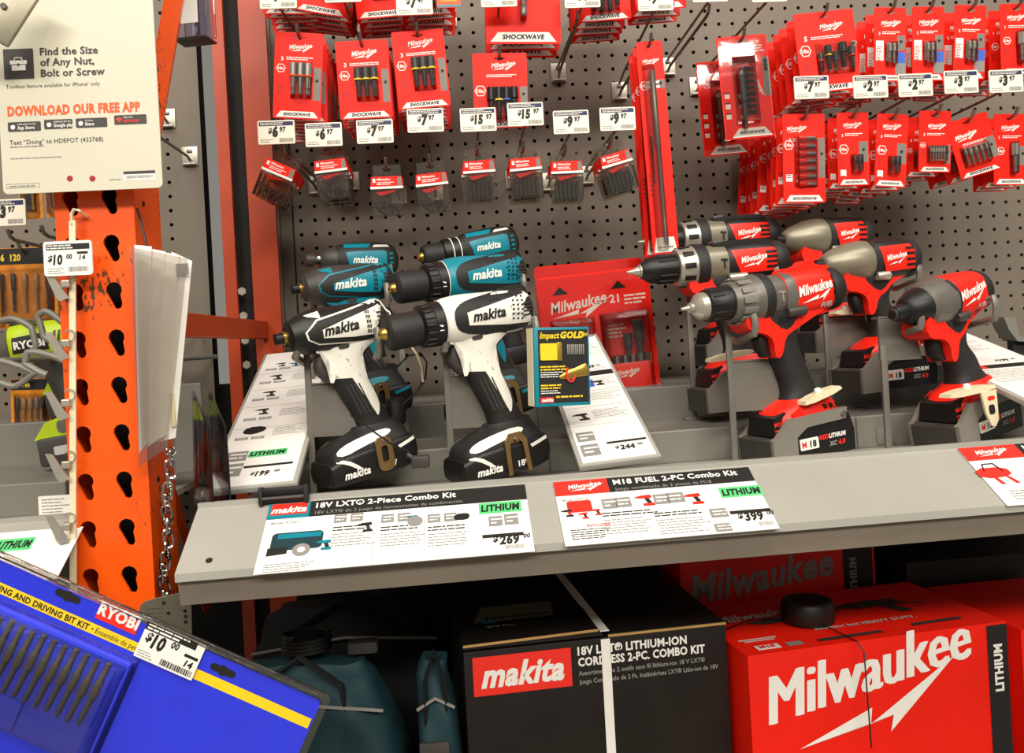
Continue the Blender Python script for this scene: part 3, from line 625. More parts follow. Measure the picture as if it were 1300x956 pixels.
# twin clamshell packs standing behind the gold box
def twin(px, py, Y, label, tilt):
    w, h = 180, 205; t = thing('bit_set_clamshell', label, 'pack', at(px, py, Y), (0, math.radians(tilt), 0), 'twin bit set clamshells'); U = lambda u: -w/2+u*w; V = lambda v: -v*h
    b = MB(); b.prism(rrect(w, h, 6, 0, -h/2), -1, 1, 'red'); b.part('card', t)
    b = MB()
    for x in (.2, .72): b.prism([(U(x-.07), V(.14)), (U(x), V(.09)), (U(x+.07), V(.14))], -1.5, -1, 'dark')
    for x in (.2, .72):
        q = MB(); q.prism([(U(x-.07), V(.145)), (U(x), V(.085)), (U(x+.07), V(.145))], -1.6, -1, 'dark'); q.part('hang_notch', t, smooth=0)
    b = MB(); red_logo(b, U(.1), V(.29), 25, y=-1.3); b.text('21', U(.63), V(.25), 18, 'white', -1.3, bold=.03); b.lines(U(.76), U(.97), V(.2), 3, 6, 'white', 3, -1.3); b.lines(U(.14), U(.38), V(.42), 3, 7, 'white', 3, -1.3, 3); b.lines(U(.58), U(.75), V(.42), 4, 6, 'white', 3, -1.3, 4); b.part('lettering', t, smooth=0)
    for i in range(8):
        q = MB(); driver(q, 0, 0, 60, 5, None, c='gungrey'); q.part('bit', t, (U(.15+i*.04)*.001, -.003, V(.56)*.001))
    for i in range(5):
        q = MB(); driver(q, 0, 0, 44, 6, None, c='chrome'); q.part('bit', t, (U(.62+i*.07)*.001, -.006, V(.66)*.001))
    for i, (x, L, r) in enumerate(((.84, 75, 8), (.74, 50, 7))):
        q = MB(); driver(q, 0, 0, L, r, None, c='charcoal'); q.part('bit', t, (U(x)*.001, -.004, V(.4+i*.1)*.001))
    q = MB(); q.box((U(.73), -10, V(.83)), (66, 20, 44), 'redtool', 3); q.part('red_case', t); 
    b = MB(); red_logo(b, U(.58), V(.82), 11, y=-20.5); b.part('case_lettering', t, smooth=0)
    q = MB(); blister(q, U(.08), V(.97), U(.48), V(.34), 22); blister(q, U(.52), V(.97), U(.96), V(.33), 26); blister(q, U(-.015), V(1.02), U(1.015), V(.0), 3); q.part('blister', t, smooth=30)
twin(746, 333, 1.42, 'red bit set clamshell behind another, its top edge showing', -2.5); twin(751, 346, 1.37, 'front red bit set clamshell with clear blisters behind gold box', -3.5)
# ================================================================== cordless tools
def cr(a, b, c, d, t): return .5*((2*b)+(-a+c)*t+(2*a-5*b+4*c-d)*t*t+(-a+3*b-3*c+d)*t**3)
def resample(secs, sub):
    out = []
    for i in range(len(secs)-1):
        p0, p1, p2, p3 = secs[max(i-1, 0)], secs[i], secs[i+1], secs[min(i+2, len(secs)-1)]
        for k in range(sub):
            t = k/sub; out.append(tuple(p1[j]+(p2[j]-p1[j])*t if j == 0 else cr(p0[j], p1[j], p2[j], p3[j], t) for j in range(len(p1))))
    out.append(tuple(secs[-1])); return out
def loft(b, axis, secs, mt, sub=3, n=28, cy=0):
    """axis 'x': (x, cz, h, w, p)  axis 'z': (z, cx, hx, hy, p); returns side surface y(x, z)"""
    S = resample(secs, sub); vs = []; fs = []
    for q in S:
        p = max(q[4], 1.6)
        for k in range(n):
            a = 2*math.pi*k/n; c, s_ = math.cos(a), math.sin(a)
            u = math.copysign(abs(c)**(2/p), c); v = math.copysign(abs(s_)**(2/p), s_)
            vs.append((q[0], cy+u*q[3], q[1]+v*q[2]) if axis == 'x' else (q[1]+v*q[2], cy+u*q[3], q[0]))
    for i in range(len(S)-1):
        for k in range(n):
            f = (i*n+k, i*n+(k+1) % n, (i+1)*n+(k+1) % n, (i+1)*n+k); fs.append(f if (axis == 'x') == (S[1][0] > S[0][0]) else f[::-1])
    c0 = list(range(n)); c1 = [(len(S)-1)*n+k for k in range(n)]
    fs += [c0[::-1], c1] if (axis == 'x') == (S[1][0] > S[0][0]) else [c0, c1[::-1]]
    b.add(vs, fs, mt); K = sorted(S, key=lambda q: q[0])
    def surf(x, z):
        t = x if axis == 'x' else z; o = z if axis == 'x' else x
        if t <= K[0][0]: q = K[0]
        elif t >= K[-1][0]: q = K[-1]
        else:
            for i in range(len(K)-1):
                if K[i][0] <= t <= K[i+1][0]:
                    f = (t-K[i][0])/max(1e-6, K[i+1][0]-K[i][0]); q = tuple(K[i][j]+(K[i+1][j]-K[i][j])*f for j in range(5)); break
        e = min(.985, abs((o-q[1])/max(q[2], 1e-3))); p = max(q[4], 1.6)
        return q[3]*(1-e**p)**(1/p)
    return surf
def patch(b, poly, surf, off, mt, both=True, step=5.0, smooth=0):
    if smooth: poly = chaikin(poly, smooth)
    n = len(poly); ar = sum(poly[i][0]*poly[(i+1) % n][1]-poly[(i+1) % n][0]*poly[i][1] for i in range(n))
    if ar < 0: poly = poly[::-1]
    bm = bmesh.new(); vs = [bm.verts.new((x, 0, z)) for x, z in poly]; bm.faces.new(vs)
    bmesh.ops.triangulate(bm, faces=bm.faces[:])
    for ax in (0, 2):
        lo = min(p[ax//2] for p in poly); hi = max(p[ax//2] for p in poly); t = math.ceil(lo/step)*step
        while t < hi:
            no = [0, 0, 0]; no[ax] = 1; co = [0, 0, 0]; co[ax] = t
            bmesh.ops.bisect_plane(bm, geom=bm.verts[:]+bm.edges[:]+bm.faces[:], plane_co=co, plane_no=no); t += step
    for i, v in enumerate(bm.verts): v.index = i
    V = [(v.co.x, -(surf(v.co.x, v.co.z)+off), v.co.z) for v in bm.verts]; Fc = []
    for f in bm.faces:
        ix = [v.index for v in f.verts]; a2 = sum(V[ix[i]][0]*V[ix[(i+1) % len(ix)]][2]-V[ix[(i+1) % len(ix)]][0]*V[ix[i]][2] for i in range(len(ix)))
        Fc.append(ix if a2 > 0 else ix[::-1])
    bm.free(); b.add(V, Fc, mt)
    if both: b.add([(x, -y, z) for x, y, z in V], [f[::-1] for f in Fc], mt)
def calib(cx, cy, slope, sx, sz, z0, x0=0, org=(0, 0), sc=1):
    """photo (or zoomed) side-view pixel -> tool-local millimetres"""
    c, s_ = math.cos(slope), math.sin(slope)
    def f(p):
        dx = org[0]+p[0]*sc-cx; dy = org[1]+p[1]*sc-cy
        return (x0+(dx*c-dy*s_)*sx, z0-(dx*s_+dy*c)*sz)
    return lambda pts: [f(p) for p in pts]
def place(name, label, px, py, Y, yaw, pitch, ref, group):
    """tool whose local point ref (mm) shows at (px, py)"""
    t = thing(name, label, 'power tool', (0, 0, 0), (0, -pitch, math.radians(yaw)), group)
    M = t.rotation_euler.to_matrix(); t.location = at(px, py, Y)-M @ Vector((ref[0]*.001, 0, ref[1]*.001)); return t
def vents(b, pts, surf, mt='black', w=3, h=2.2, off=.9):
    for x, z in pts: patch(b, [(x-w/2, z-h/2), (x+w/2, z-h/2), (x+w/2+.8, z+h/2), (x-w/2+.8, z+h/2)], surf, off, mt, False, 50)
def brush_logo(b, x, z, size, mt, surf, off, ang=0): b.text('makita', x, z, size, mt, off, shear=.3, bold=.035, ang=ang, sq=.92, surf=lambda u, v: surf(u, v)*1.0); 
def belt_hook(t, x, z, y, mt, style):
    b = MB()
    if style == 0:
        o = [(-16, -26), (-11, -26), (-9, 10), (-4, 15), (4, 15), (9, 10), (11, -26), (16, -26), (15, 14), (8, 24), (-8, 24), (-15, 14)]
        b.prism([(x+a, z+c) for a, c in o], -y-5, -y-2.5, mt)
    else:
        o = rrect(22, 42, 8, x, z); i = rrect(9, 20, 3.5, x, z); n = len(o)
        vs = [(a, -y-5, c) for a, c in o]+[(a, -y-5, c) for a, c in i]+[(a, -y-2.5, c) for a, c in o]+[(a, -y-2.5, c) for a, c in i]; fs = []
        for k in range(n):
            j = (k+1) % n; fs += [(k, j, n+j, n+k), (2*n+j, 2*n+k, 3*n+k, 3*n+j), (j, k, 2*n+k, 2*n+j), (n+k, n+j, 3*n+j, 3*n+k)]
        b.add(vs, fs, mt)
    b.box((x, -y-1.5, z+16), (12, 4, 9), mt, .6); b.lathe([(-y-5, 3), (-y-7, 2)], 'chrome', n=8, axis='y', c=(x, z+16)); b.part('belt_hook', t)
# ------------------------------------------------------------------ teal / white family
def family_a_base(t, col, hx, AZ, hook_style=0):
    """handle, trigger, battery. hx: x of handle top; battery bottom at z = 0"""
    k_ = (AZ-52)/(198-52); Z = lambda z: 52+(z-52)*k_
    g = MB(); H = [(Z(50), hx+24, 30, 20, 2.6), (Z(64), hx+20, 24, 17.5, 2.3), (Z(85), hx+14, 22, 17, 2.2), (Z(110), hx+6, 23, 17, 2.2), (Z(135), hx-2, 23, 17, 2.2), (Z(152), hx-3, 24, 17.5, 2.3), (Z(166), hx+2, 32, 19, 2.5), (Z(184), hx+8, 44, 21, 2.6)]
    sf = loft(g, 'z', H, 'rubber', 4); g.part('handle', t)
    for i in range(4):
        q = MB(); patch(q, [(hx-17+i*5+(135-z)*.31+d, Z(z)) for d, zz in ((0, (122, 110, 95, 80)), (2, (80, 95, 110, 122))) for z in zz], sf, 1.0, 'charcoal', True, 8); q.part('grip_rib', t)
    y = MB(); pol = [(hx-46, 174), (hx-30, 166), (hx-27, 152), (hx-33, 130), (hx-25, 129), (hx-21, 148), (hx-15, 160), (hx-4, 165), (hx+4, 161), (hx+8, 146), (hx+12, 122), (hx+16, 96), (hx+19, 74), (hx+23, 76), (hx+28, 92), (hx+23, 112), (hx+16, 138), (hx+12, 158), (hx+44, 176), (hx+30, 186), (hx-20, 186)]
    patch(y, [(x, Z(z)) for x, z in pol], lambda x, z: max(sf(x, z), 13 if z > Z(126) else 3), .8, col, True, 5, 1); y.part('handle_trim', t)
    q = MB(); loft(q, 'z', [(Z(132), hx-27, 6, 8, 2.4), (Z(142), hx-32, 9, 9, 2.4), (Z(152), hx-34, 9, 9, 2.4), (Z(166), hx-30, 9, 9, 2.4)], 'charcoal'); q.part('trigger', t)
    q = MB(); patch(q, rrect(14, 7, 3.2, hx-8, Z(174)), lambda x, z: max(sf(x, z), 13), 1.8, 'charcoal'); q.part('direction_switch', t)
    bt = MB(); x0, x1 = hx-62, hx+60
    sb = loft(bt, 'x', [(x0, 14, 9, 29, 5), (x0+3, 16, 14, 33, 6), (x0+26, 19.5, 18.5, 36, 7), (x1-24, 22, 21, 36, 7), (x1-5, 24, 19, 34, 6), (x1, 25, 13, 29, 5)], 'black', 2, 40); bp = bt.part('battery', t)
    q = MB(); sq = loft(q, 'z', [(30, hx, 56, 35, 5), (42, hx+2, 54, 34, 4.6), (50, hx+8, 46, 30, 3.8), (58, hx+18, 34, 24, 3), (64, hx+21, 30, 20, 2.6)], 'rubber', 3, 36); q.part('foot', t)
    q = MB(); patch(q, [(hx-50, 40), (hx-40, 48), (hx-12, 54), (hx+20, 57), (hx+30, 53), (hx+20, 48), (hx-15, 43), (hx-40, 37)], lambda x, z: max(sq(x, z), 26), 1.2, col, True, 6, 1); patch(q, [(x0+8, 32), (x0+22, 34), (x0+42, 18), (x0+38, 16), (x0+20, 29)], sb, 1.0, col, True, 8, 1); patch(q, [(x1-30, 33), (x1-4, 39), (x1-4, 35), (x1-28, 29)], sb, 1.0, col, True, 8); q.part('foot_trim', t)
    q = MB(); brush_logo(q, x0+16, 10, 13, 'white', sb, -1); q.part('lettering', bp, smooth=0)
    q = MB(); q.text('18V', x0+72, 10, 10, 'white', -36.9, bold=.03); q.part('voltage_mark', bp, smooth=0)
    belt_hook(t, hx+10, 28, 35, 'bronze', hook_style)
def chuck_a(t, x0, x1, r, cz, ring=True):
    q = MB(); q.lathe([(x0+9, 6), (x0+10, r*.8), (x0+13, r*.96), (x0+17, r), (x0+40, r), (x1-2, r*.98), (x1, r*.9)], 'rubber', n=28, c=(0, cz)); q.part('chuck', t)
    q = MB(); q.lathe([(x0+1, 2.6), (x0+3, 5.5), (x0+11, 8.6), (x0+14, 8.6)], 'brass', n=16, c=(0, cz)); q.part('chuck_nose', t)
def drill_a(name, label, px, py, Y, yaw, pitch, col, ink, group=None, hook_style=0):
    AZ = 198; t = place(name, label, px, py, Y, yaw, pitch, (0, AZ), group)
    k = calib(620, 400, .15, 1.084, .982, AZ, 0, (480, 270), .17785)
    family_a_base(t, col, -15, AZ, hook_style)
    chuck_a(t, -140, -87, 21.5, AZ-1)
    q = MB(); q.lathe([(-88, 22), (-86, 25.5), (-74, 26), (-73, 27), (-60, 27.5)], 'black', n=32, c=(0, AZ)); 
    for i in range(18):
        a = 2*math.pi*i/18; q.box((-80, 26*math.cos(a), AZ+26*math.sin(a)), (11, 4, 1.6), 'charcoal', .4)
    rg = q.part('torque_ring', t)
    q = MB(); q.text('1 6', -67, AZ-9, 7, 'white', -27, bold=.03, ang=1.5); q.lathe([(-61.5, 28), (-60.5, 28)], 'white', n=32, c=(0, AZ)); q.part('ring_marks', rg, smooth=0)
    h = MB(); S = [(-60, AZ, 27.5, 27.5, 2), (-52, AZ, 29.5, 29, 2), (-30, AZ, 30.5, 30, 2.1), (0, AZ-1, 29.5, 29, 2.2), (30, AZ-1, 28, 27, 2.3), (50, AZ-1, 26, 24, 2.3), (60, AZ-1, 21, 18, 2.2), (64, AZ-1, 12, 10, 2)]
    sf = loft(h, 'x', S, col, 4, 32); h.part('motor_housing', t)
    q = MB(); patch(q, k([(513, 725), (545, 668), (620, 625), (800, 578), (950, 528), (1050, 512), (1090, 540), (1118, 600), (1130, 690), (1112, 850), (900, 880), (700, 870), (590, 860), (530, 820)]), sf, .7, 'rubber', True, 5, 1); q.part('rubber_overmold', t)
    q = MB(); patch(q, k([(600, 718), (770, 665), (940, 610), (1080, 572), (1088, 600), (985, 640), (905, 655), (905, 740), (925, 768), (1112, 765), (1108, 790), (900, 806), (615, 806)]), sf, 1.3, col, True, 5); pp = q.part('side_panel', t)
    o = k([(640, 782)])[0]; q = MB(); brush_logo(q, o[0], o[1], 17.5, ink, sf, -2.0); q.part('lettering', pp, smooth=0)
    q = MB(); vents(q, k([(930+34*i, 606+32*j) for j in range(6) for i in range(3)]), sf, off=1.7); vents(q, k([(770+30*i, 632-6*i) for i in range(3)]), sf, off=1.7); q.part('vent', t, smooth=0)
    for i in range(4):
        q = MB(); patch(q, k([(1005, 655+28*i), (1110, 640+28*i), (1112, 652+28*i), (1005, 667+28*i)]), sf, 2.4, 'charcoal', True, 8); q.part('grip_rib', t)
    return t
def impact_a(name, label, px, py, Y, yaw, pitch, col, ink, group=None, hook_style=1):
    AZ = 189; t = place(name, label, px, py, Y, yaw, pitch, (0, AZ), group)
    k = calib(425, 416, .18, 1.13, .982, AZ, 0, (330, 280), .1673)
    family_a_base(t, col, 4, AZ, hook_style)
    q = MB(); q.lathe([(-80, 5), (-79, 7), (-70, 7), (-69, 5), (-66, 5), (-65, 9), (-60, 9.5)], 'black', n=16, c=(0, AZ)); q.lathe([(-70, 8), (-64, 8)], 'brass', n=16, c=(0, AZ)); q.part('hex_chuck', t)
    h = MB(); S = [(-66, AZ, 12, 12, 2), (-62, AZ, 18, 18, 2), (-45, AZ, 25, 25, 2), (-25, AZ, 28, 27, 2.1), (0, AZ-1, 28.5, 28, 2.2), (30, AZ-1, 27, 27, 2.2), (52, AZ-1, 24, 24, 2.2), (62, AZ-1, 19, 18, 2.1), (66, AZ-1, 10, 10, 2)]
    sf = loft(h, 'x', S, 'black' if col == 'whitetool' else 'charcoal', 4, 32); h.part('motor_housing', t)
    q = MB(); patch(q, k([(305, 850), (375, 755), (615, 672), (830, 597), (880, 615), (940, 700), (945, 825), (905, 890), (700, 930), (400, 940), (325, 905)]), sf, .5, col, True, 5, 0); patch(q, k([(312, 722), (405, 690), (405, 745), (330, 735)]), sf, .6, col); q.part('housing_trim', t)
    q = MB(); patch(q, k([(316, 850), (383, 765), (620, 684), (830, 608), (870, 623), (930, 705), (935, 820), (897, 880), (700, 920), (400, 930), (334, 900)]), sf, 1.0, 'rubber', True, 5, 0); q.part('rubber_overmold', t)
    q = MB(); patch(q, k([(410, 832), (560, 760), (700, 700), (848, 636), (852, 665), (750, 692), (785, 850), (780, 872), (630, 888), (422, 892)]), sf, 1.6, col, True, 5); pp = q.part('side_panel', t)
    o = k([(425, 878)])[0]; q = MB(); brush_logo(q, o[0], o[1], 17.5, ink, sf, -2.2, .02); q.part('lettering', pp, smooth=0)
    q = MB(); vents(q, k([(705+i*12+j*5, 705+36*j) for j in range(5) for i in range(3)]), sf, w=1.6, h=4, off=2); q.part('vent', t, smooth=0)
    for i in range(4):
        q = MB(); patch(q, k([(785+i*6, 705+30*i), (900+i*5, 690+30*i), (905+i*5, 702+30*i), (790+i*6, 717+30*i)]), sf, 2.2, 'charcoal', True, 8); q.part('grip_rib', t)
    return t
def small_a(name, label, px, py, Y, yaw, pitch, drill, group=None):
    """slim 12-volt class tool, teal"""
    AZ = 186; t = place(name, label, px, py, Y, yaw, pitch, (0, AZ), group); hx = 8
    g = MB(); sh_ = loft(g, 'z', [(20, hx+10, 20, 17, 2.4), (60, hx+6, 18, 16, 2.2), (115, hx, 18, 16, 2.2), (150, hx-2, 22, 17, 2.2), (174, hx, 34, 19, 2.4)], 'rubber', 3); g.part('handle', t)
    g = MB(); g.box((hx+6, 0, 10), (70, 46, 30), 'black', 6); g.part('battery', t)
    g = MB(); loft(g, 'z', [(132, hx-24, 6, 7, 2.2), (148, hx-28, 8, 8, 2.2), (160, hx-25, 8, 8, 2.2)], 'charcoal'); g.part('trigger', t)
    h = MB(); S = [(-40, AZ, 21, 21, 2), (-30, AZ, 25, 24, 2.2), (0, AZ+1, 27, 25, 2.5), (35, AZ+1, 27, 25, 2.6), (52, AZ, 24, 22, 2.4), (58, AZ, 15, 14, 2)]
    sf = loft(h, 'x', S, 'rubber', 4, 32); h.part('motor_housing', t)
    q = MB(); patch(q, [(-28, AZ+10), (-10, AZ+12), (30, AZ+14), (36, AZ+12), (36, AZ-14), (-22, AZ-14)], sf, .8, 'teal', True, 5); pp = q.part('side_panel', t)
    q = MB(); patch(q, [(-30, AZ+17), (-28, AZ+24), (14, AZ+25), (6, AZ+18)], sf, .8, 'teal', True, 5); q.part('top_panel', t)
    q = MB(); brush_logo(q, -18, AZ-6, 15, 'white', sf, -1.5); q.part('lettering', pp, smooth=0)
    q = MB(); vents(q, [(43, AZ-12+7*i) for i in range(4)], sf, 'teal', 6, 3, .8); q.part('vent', t, smooth=0)
    q = MB(); patch(q, [(14, AZ+19), (18, AZ+23), (40, AZ+24), (42, AZ+20)], sf, .8, 'white', False, 5); q.part('gear_switch', t)
    if drill:
        chuck_a(t, -108, -66, 18.5, AZ); q = MB(); q.lathe([(-66, 20), (-62, 22), (-38, 22)], 'black', n=28, c=(0, AZ)); 
        for xx in (-54, -42): q.lathe([(xx, 22.6), (xx+1.4, 22.6)], 'white', n=28, c=(0, AZ))
        q.part('torque_ring', t)
    else:
        q = MB(); q.lathe([(-86, 8), (-84, 10), (-72, 10), (-71, 7), (-66, 7), (-62, 13), (-50, 19), (-38, 21)], 'charcoal', n=24, c=(0, AZ)); q.part('hex_chuck', t)
        q = MB(); q.lathe([(-68, 11), (-64, 11)], 'chrome', n=24, c=(0, AZ)); q.part('collar', t)
    return t
# ------------------------------------------------------------------ red family
def family_b_base(t, hx, top, rear=84, red_base=True, gl=0, thin=False, accent='M18'):
    """handle / guard / battery. hx = x of the handle at its top, top = axis height"""
    z1 = top-32
    g = MB(); H = [(74, hx+22, 30, 21, 2.8), (88, hx+20, 24, 19, 2.4), (108, hx+15, 22, 18, 2.3), (z1-30, hx+4, 22, 18, 2.3), (z1-12, hx+2, 27, 19, 2.4), (z1+6, hx+2, 40, 21, 2.6), (z1+16, hx+8, 46, 21, 2.6)]
    sf = loft(g, 'z', H, 'rubber', 4); g.part('handle', t)
    q = MB(); q_ = [(hx-58, z1+8), (hx-52, z1-8), (hx-30, z1-12), (hx-19, z1-22), (hx-20, z1-42), (hx-14, z1-46), (hx-8, z1-40), (hx-1, z1-20), (hx+12, z1-14), (rear-36, z1-2), (rear-8, z1+10), (rear, z1+24), (hx-44, z1+24)]
    q.prism(chaikin(q_, 1), -19, 19, 'redtool'); q.part('trigger_guard', t)
    q = MB(); loft(q, 'z', [(z1-42, hx-20, 7, 9, 2.4), (z1-32, hx-26, 9, 10, 2.4), (z1-16, hx-26, 10, 10, 2.4), (z1-6, hx-20, 10, 10, 2.4)], 'black'); q.part('trigger', t)
    q = MB(); q.prism(rrect(15, 8, 3, hx-2, z1+2), -21, 21, 'black'); q.part('direction_switch', t)
    x0, x1 = hx-52, hx+74
    bt = MB(); h_ = 34 if thin else 52
    bt.prism(chaikin([(x0, 4), (x0+4, 30), (x0+26, 50), (x1-6, 52), (x1, 30), (x1-2, 4)], 0), -34, 34, 'black'); bp = bt.part('battery', t)
    q = MB(); q.prism([(x0-1, 2), (x0-1, 36), (x0+6, 38), (x0+28, 58), (x1-10, 60), (x1-14, 46), (x0+52, 44), (x0+36, 34), (x0+34, 2)], -37, -30, 'battgrey'); q.prism([(x0-1, 2), (x0-1, 36), (x0+6, 38), (x0+28, 58), (x1-10, 60), (x1-14, 46), (x0+52, 44), (x0+36, 34), (x0+34, 2)], 30, 37, 'battgrey'); q.prism([(x0-2, 2), (x0-2, 34), (x0+6, 37), (x0+8, 2)], -32, 32, 'charcoal'); q.part('battery_rail', bp, smooth=0)
    q = MB(); q.prism([(x0+8, 38), (x0+14, 60), (x0+30, 66), (x0+34, 58)], -26, 26, 'black'); q.prism([(x0+34, 50), (x0+36, 62), (x0+50, 68), (x0+52, 56)], -35, 35, 'redtool'); q.part('battery_latch', bp, smooth=20)
    q = MB(); q.text('M18', x0+12, 50, 7, 'inkred', -26.6, bold=.05, M=None); q.lines(x0+12, x0+28, 46, 2, 4, 'inkred', 2, -26.6); q.part('latch_mark', bp, smooth=0)
    q = MB(); q.prism(rrect(28, 14, 1.5, x0+54, 23), -35.2, -34, 'white'); q.text('M', x0+42.5, 19, 11, 'inkred', -35.5, bold=.015, sq=.9); q.text('18', x0+54.5, 19, 11, 'ink', -35.5, bold=.04); q.text('RED', x0+70, 25, 7.5, 'inkred', -34.5, bold=.05, shear=.15); q.text('LITHIUM', x0+85, 25, 7.5, 'white', -34.5, bold=.05, shear=.15, sq=.85); q.text('XC', x0+84, 15, 7.5, 'inkgrey', -34.5, bold=.05, shear=.15); q.text('4.0', x0+98, 15, 8, 'inkred', -34.5, bold=.05, shear=.15); q.part('lettering', bp, smooth=0)
    q = MB(); loft(q, 'z', [(50, hx+16, 50, 33, 4), (60, hx+16, 50, 32, 3.6), (70, hx+19, 44, 28, 3), (78, hx+22, 32, 22, 2.6)], 'redtool' if red_base else 'black', 3, 32); ft = q.part('foot', t)
    q = MB()
    for i in range(3): q.prism([(hx+34+9*i, 62), (hx+38+9*i, 62), (hx+36+9*i, 68), (hx+32+9*i, 68)], -32.6, -31, 'black')
    q.part('foot_vent', ft, smooth=0)
    q = MB(); q.lathe([(-37, 4), (-40, 3.4)], 'chrome', n=10, axis='y', c=(x1-18, 53)); q.part('screw', bp)
def ring_grip(q, x0, x1, r0_, r1_, cz, mt, mt2, n=14):
    q.lathe([(x0, r0_*.94), (x0+2, r0_), (x1, r1_)], mt, n=36, c=(0, cz))
    for i in range(n):
        a = 2*math.pi*(i+.5)/n; rr = (r0_+r1_)/2; M = Matrix.Translation((0, 0, cz)) @ Matrix.Rotation(a, 4, 'X'); q.box(((x0+x1)/2, 0, rr), ((x1-x0)*.62, rr*.26, 2.2), mt2, .4, M)
def drill_b(name, label, px, py, Y, yaw, pitch, fuel, group=None, base=True):
    AZ = 210; t = place(name, label, px, py, Y, yaw, pitch, (0, AZ), group); hx = 6
    family_b_base(t, hx, AZ)
    q = MB(); q.lathe([(-128, 1.6), (-117, 3.6), (-116, 6), (-112, 6.2), (-111, 9), (-104, 16), (-95, 17.5)] if fuel else [(-134, 1.6), (-124, 3.6), (-122, 5.5), (-117, 7), (-116, 9), (-112, 10)], 'zinc', n=24, c=(0, AZ)); q.part('chuck_nose', t)
    q = MB(); q.lathe([(-96, 17.5), (-94, 20), (-76, 20.4), (-74, 21.5), (-58, 21)] if fuel else [(-114, 10), (-104, 17), (-98, 19), (-76, 20), (-62, 20)], 'black', n=28, c=(0, AZ))
    for i in range(12):
        a = 2*math.pi*i/12; q.box((-78, 20.3*math.cos(a), AZ+20.3*math.sin(a)), (26, 2, 2), 'rubber', .4)
    q.part('chuck', t)
    q = MB()
    if fuel: ring_grip(q, -62, -24, 25, 31.5, AZ, 'gungrey', 'battgrey')
    else: ring_grip(q, -62, -36, 27, 30, AZ, 'zinc', 'black', 10)
    q.part('torque_ring', t)
    q = MB(); q.lathe([(-25 if fuel else -37, 31), (-23 if fuel else -35, 32), (-10 if fuel else -20, 31), (-9 if fuel else -19, 29)], 'rubber', n=32, c=(0, AZ)); q.part('mode_collar', t)
    h = MB(); S = [(-20, AZ, 28, 28, 2.1), (10, AZ, 27, 26, 2.2), (20, AZ, 26, 25, 2.3)]; sg = loft(h, 'x', S, 'gungrey' if fuel else 'olivegrey', 3, 32); gh = h.part('gear_housing', t)
    q = MB(); q.prism([(1, AZ-7), (3.4, AZ-7), (3.4, AZ+3), (7, AZ+2.4), (7, AZ+5.4), (-2, AZ+6.6), (-3, AZ+3.4), (1, AZ+3.4)], -27.6, -26, 'zinc' if fuel else 'ink'); q.part('hammer_mark', gh, smooth=0)
    h = MB(); S = [(10, AZ, 27.5, 26, 2.4), (20, AZ, 29, 27, 2.6), (50, AZ, 29.5, 27, 2.7), (78, AZ, 28, 26, 2.6), (90, AZ, 25, 23, 2.5)]
    sf = loft(h, 'x', S, 'redtool' if fuel else 'black', 3, 36); hs = h.part('motor_housing', t)
    h = MB(); h.lathe([(84, 27), (90, 28.5), (100, 27), (106, 22), (107, 12)], 'rubber', n=32, c=(0, AZ)); h.part('rear_cap', t)
    if fuel:
        q = MB(); q.prism(chaikin([(16, AZ+26), (22, AZ+33), (48, AZ+33), (56, AZ+40), (66, AZ+39), (72, AZ+32), (90, AZ+31), (90, AZ+24)], 1), -11, 11, 'redtool'); q.part('gear_switch', t)
        q = MB(); patch(q, [(8, AZ-16), (12, AZ+28), (22, AZ+29), (26, AZ-2), (22, AZ-20)], sf, .9, 'gungrey', True, 5); q.part('side_inset', t)
        q = MB(); q.text('Milwaukee', 26, AZ-5, 18, 'white', -1.6, shear=.28, bold=.035, ang=.14, sq=.66, surf=sf); bolt_mark(q, 30, AZ-14, 60, 'white', -1.6, sf, .2); q.text('FUEL', 62, AZ-24, 9, 'inklight', -1.6, bold=.04, shear=.2, sf=None) if False else q.text('FUEL', 60, AZ-22, 8.5, 'inklight', -1.6, bold=.04, shear=.2, surf=sf, ang=.05); q.part('lettering', hs, smooth=0)
        for z in (AZ+12, AZ+2, AZ-8):
            q = MB(); patch(q, [(82, z), (89, z), (89, z+6), (82, z+6)], sf, 1, 'black', True, 10); q.part('vent', hs, smooth=0)
    else:
        q = MB(); patch(q, [(14, AZ+17), (82, AZ+17), (88, AZ+8), (86, AZ-16), (26, AZ-17), (20, AZ-2)], sf, 1, 'redtool', True, 5); pp = q.part('side_panel', t)
        q = MB(); q.text('Milwaukee', 27, AZ-3, 12, 'white', -2, shear=.28, bold=.03, ang=.14, sq=.75, surf=sf); bolt_mark(q, 29, AZ-9, 40, 'white', -2, sf, .2); q.part('lettering', pp, smooth=0)
        for i in range(4):
            q = MB(); patch(q, [(66, AZ-12+7*i), (83, AZ-12+7*i), (85, AZ-8.5+7*i), (66, AZ-8.5+7*i)], sf, 1.7, 'black', True, 10); q.part('vent', pp, smooth=0)
        q = MB(); q.prism(chaikin([(-8, AZ+25), (-6, AZ+31), (60, AZ+33), (84, AZ+29), (84, AZ+22)], 1), -14, 14, 'black'); q.prism(rrect(16, 6, 1.5, 4, AZ+31), -9, 9, 'gungrey'); q.part('gear_switch', t)
    q = MB(); q.lathe([(8, 5.5), (10, 6.5), (34, 6.5), (36, 5)], 'charcoal' if fuel else 'zinc', n=12, c=(-24, AZ-22)); q.part('side_lug', t)
    return t
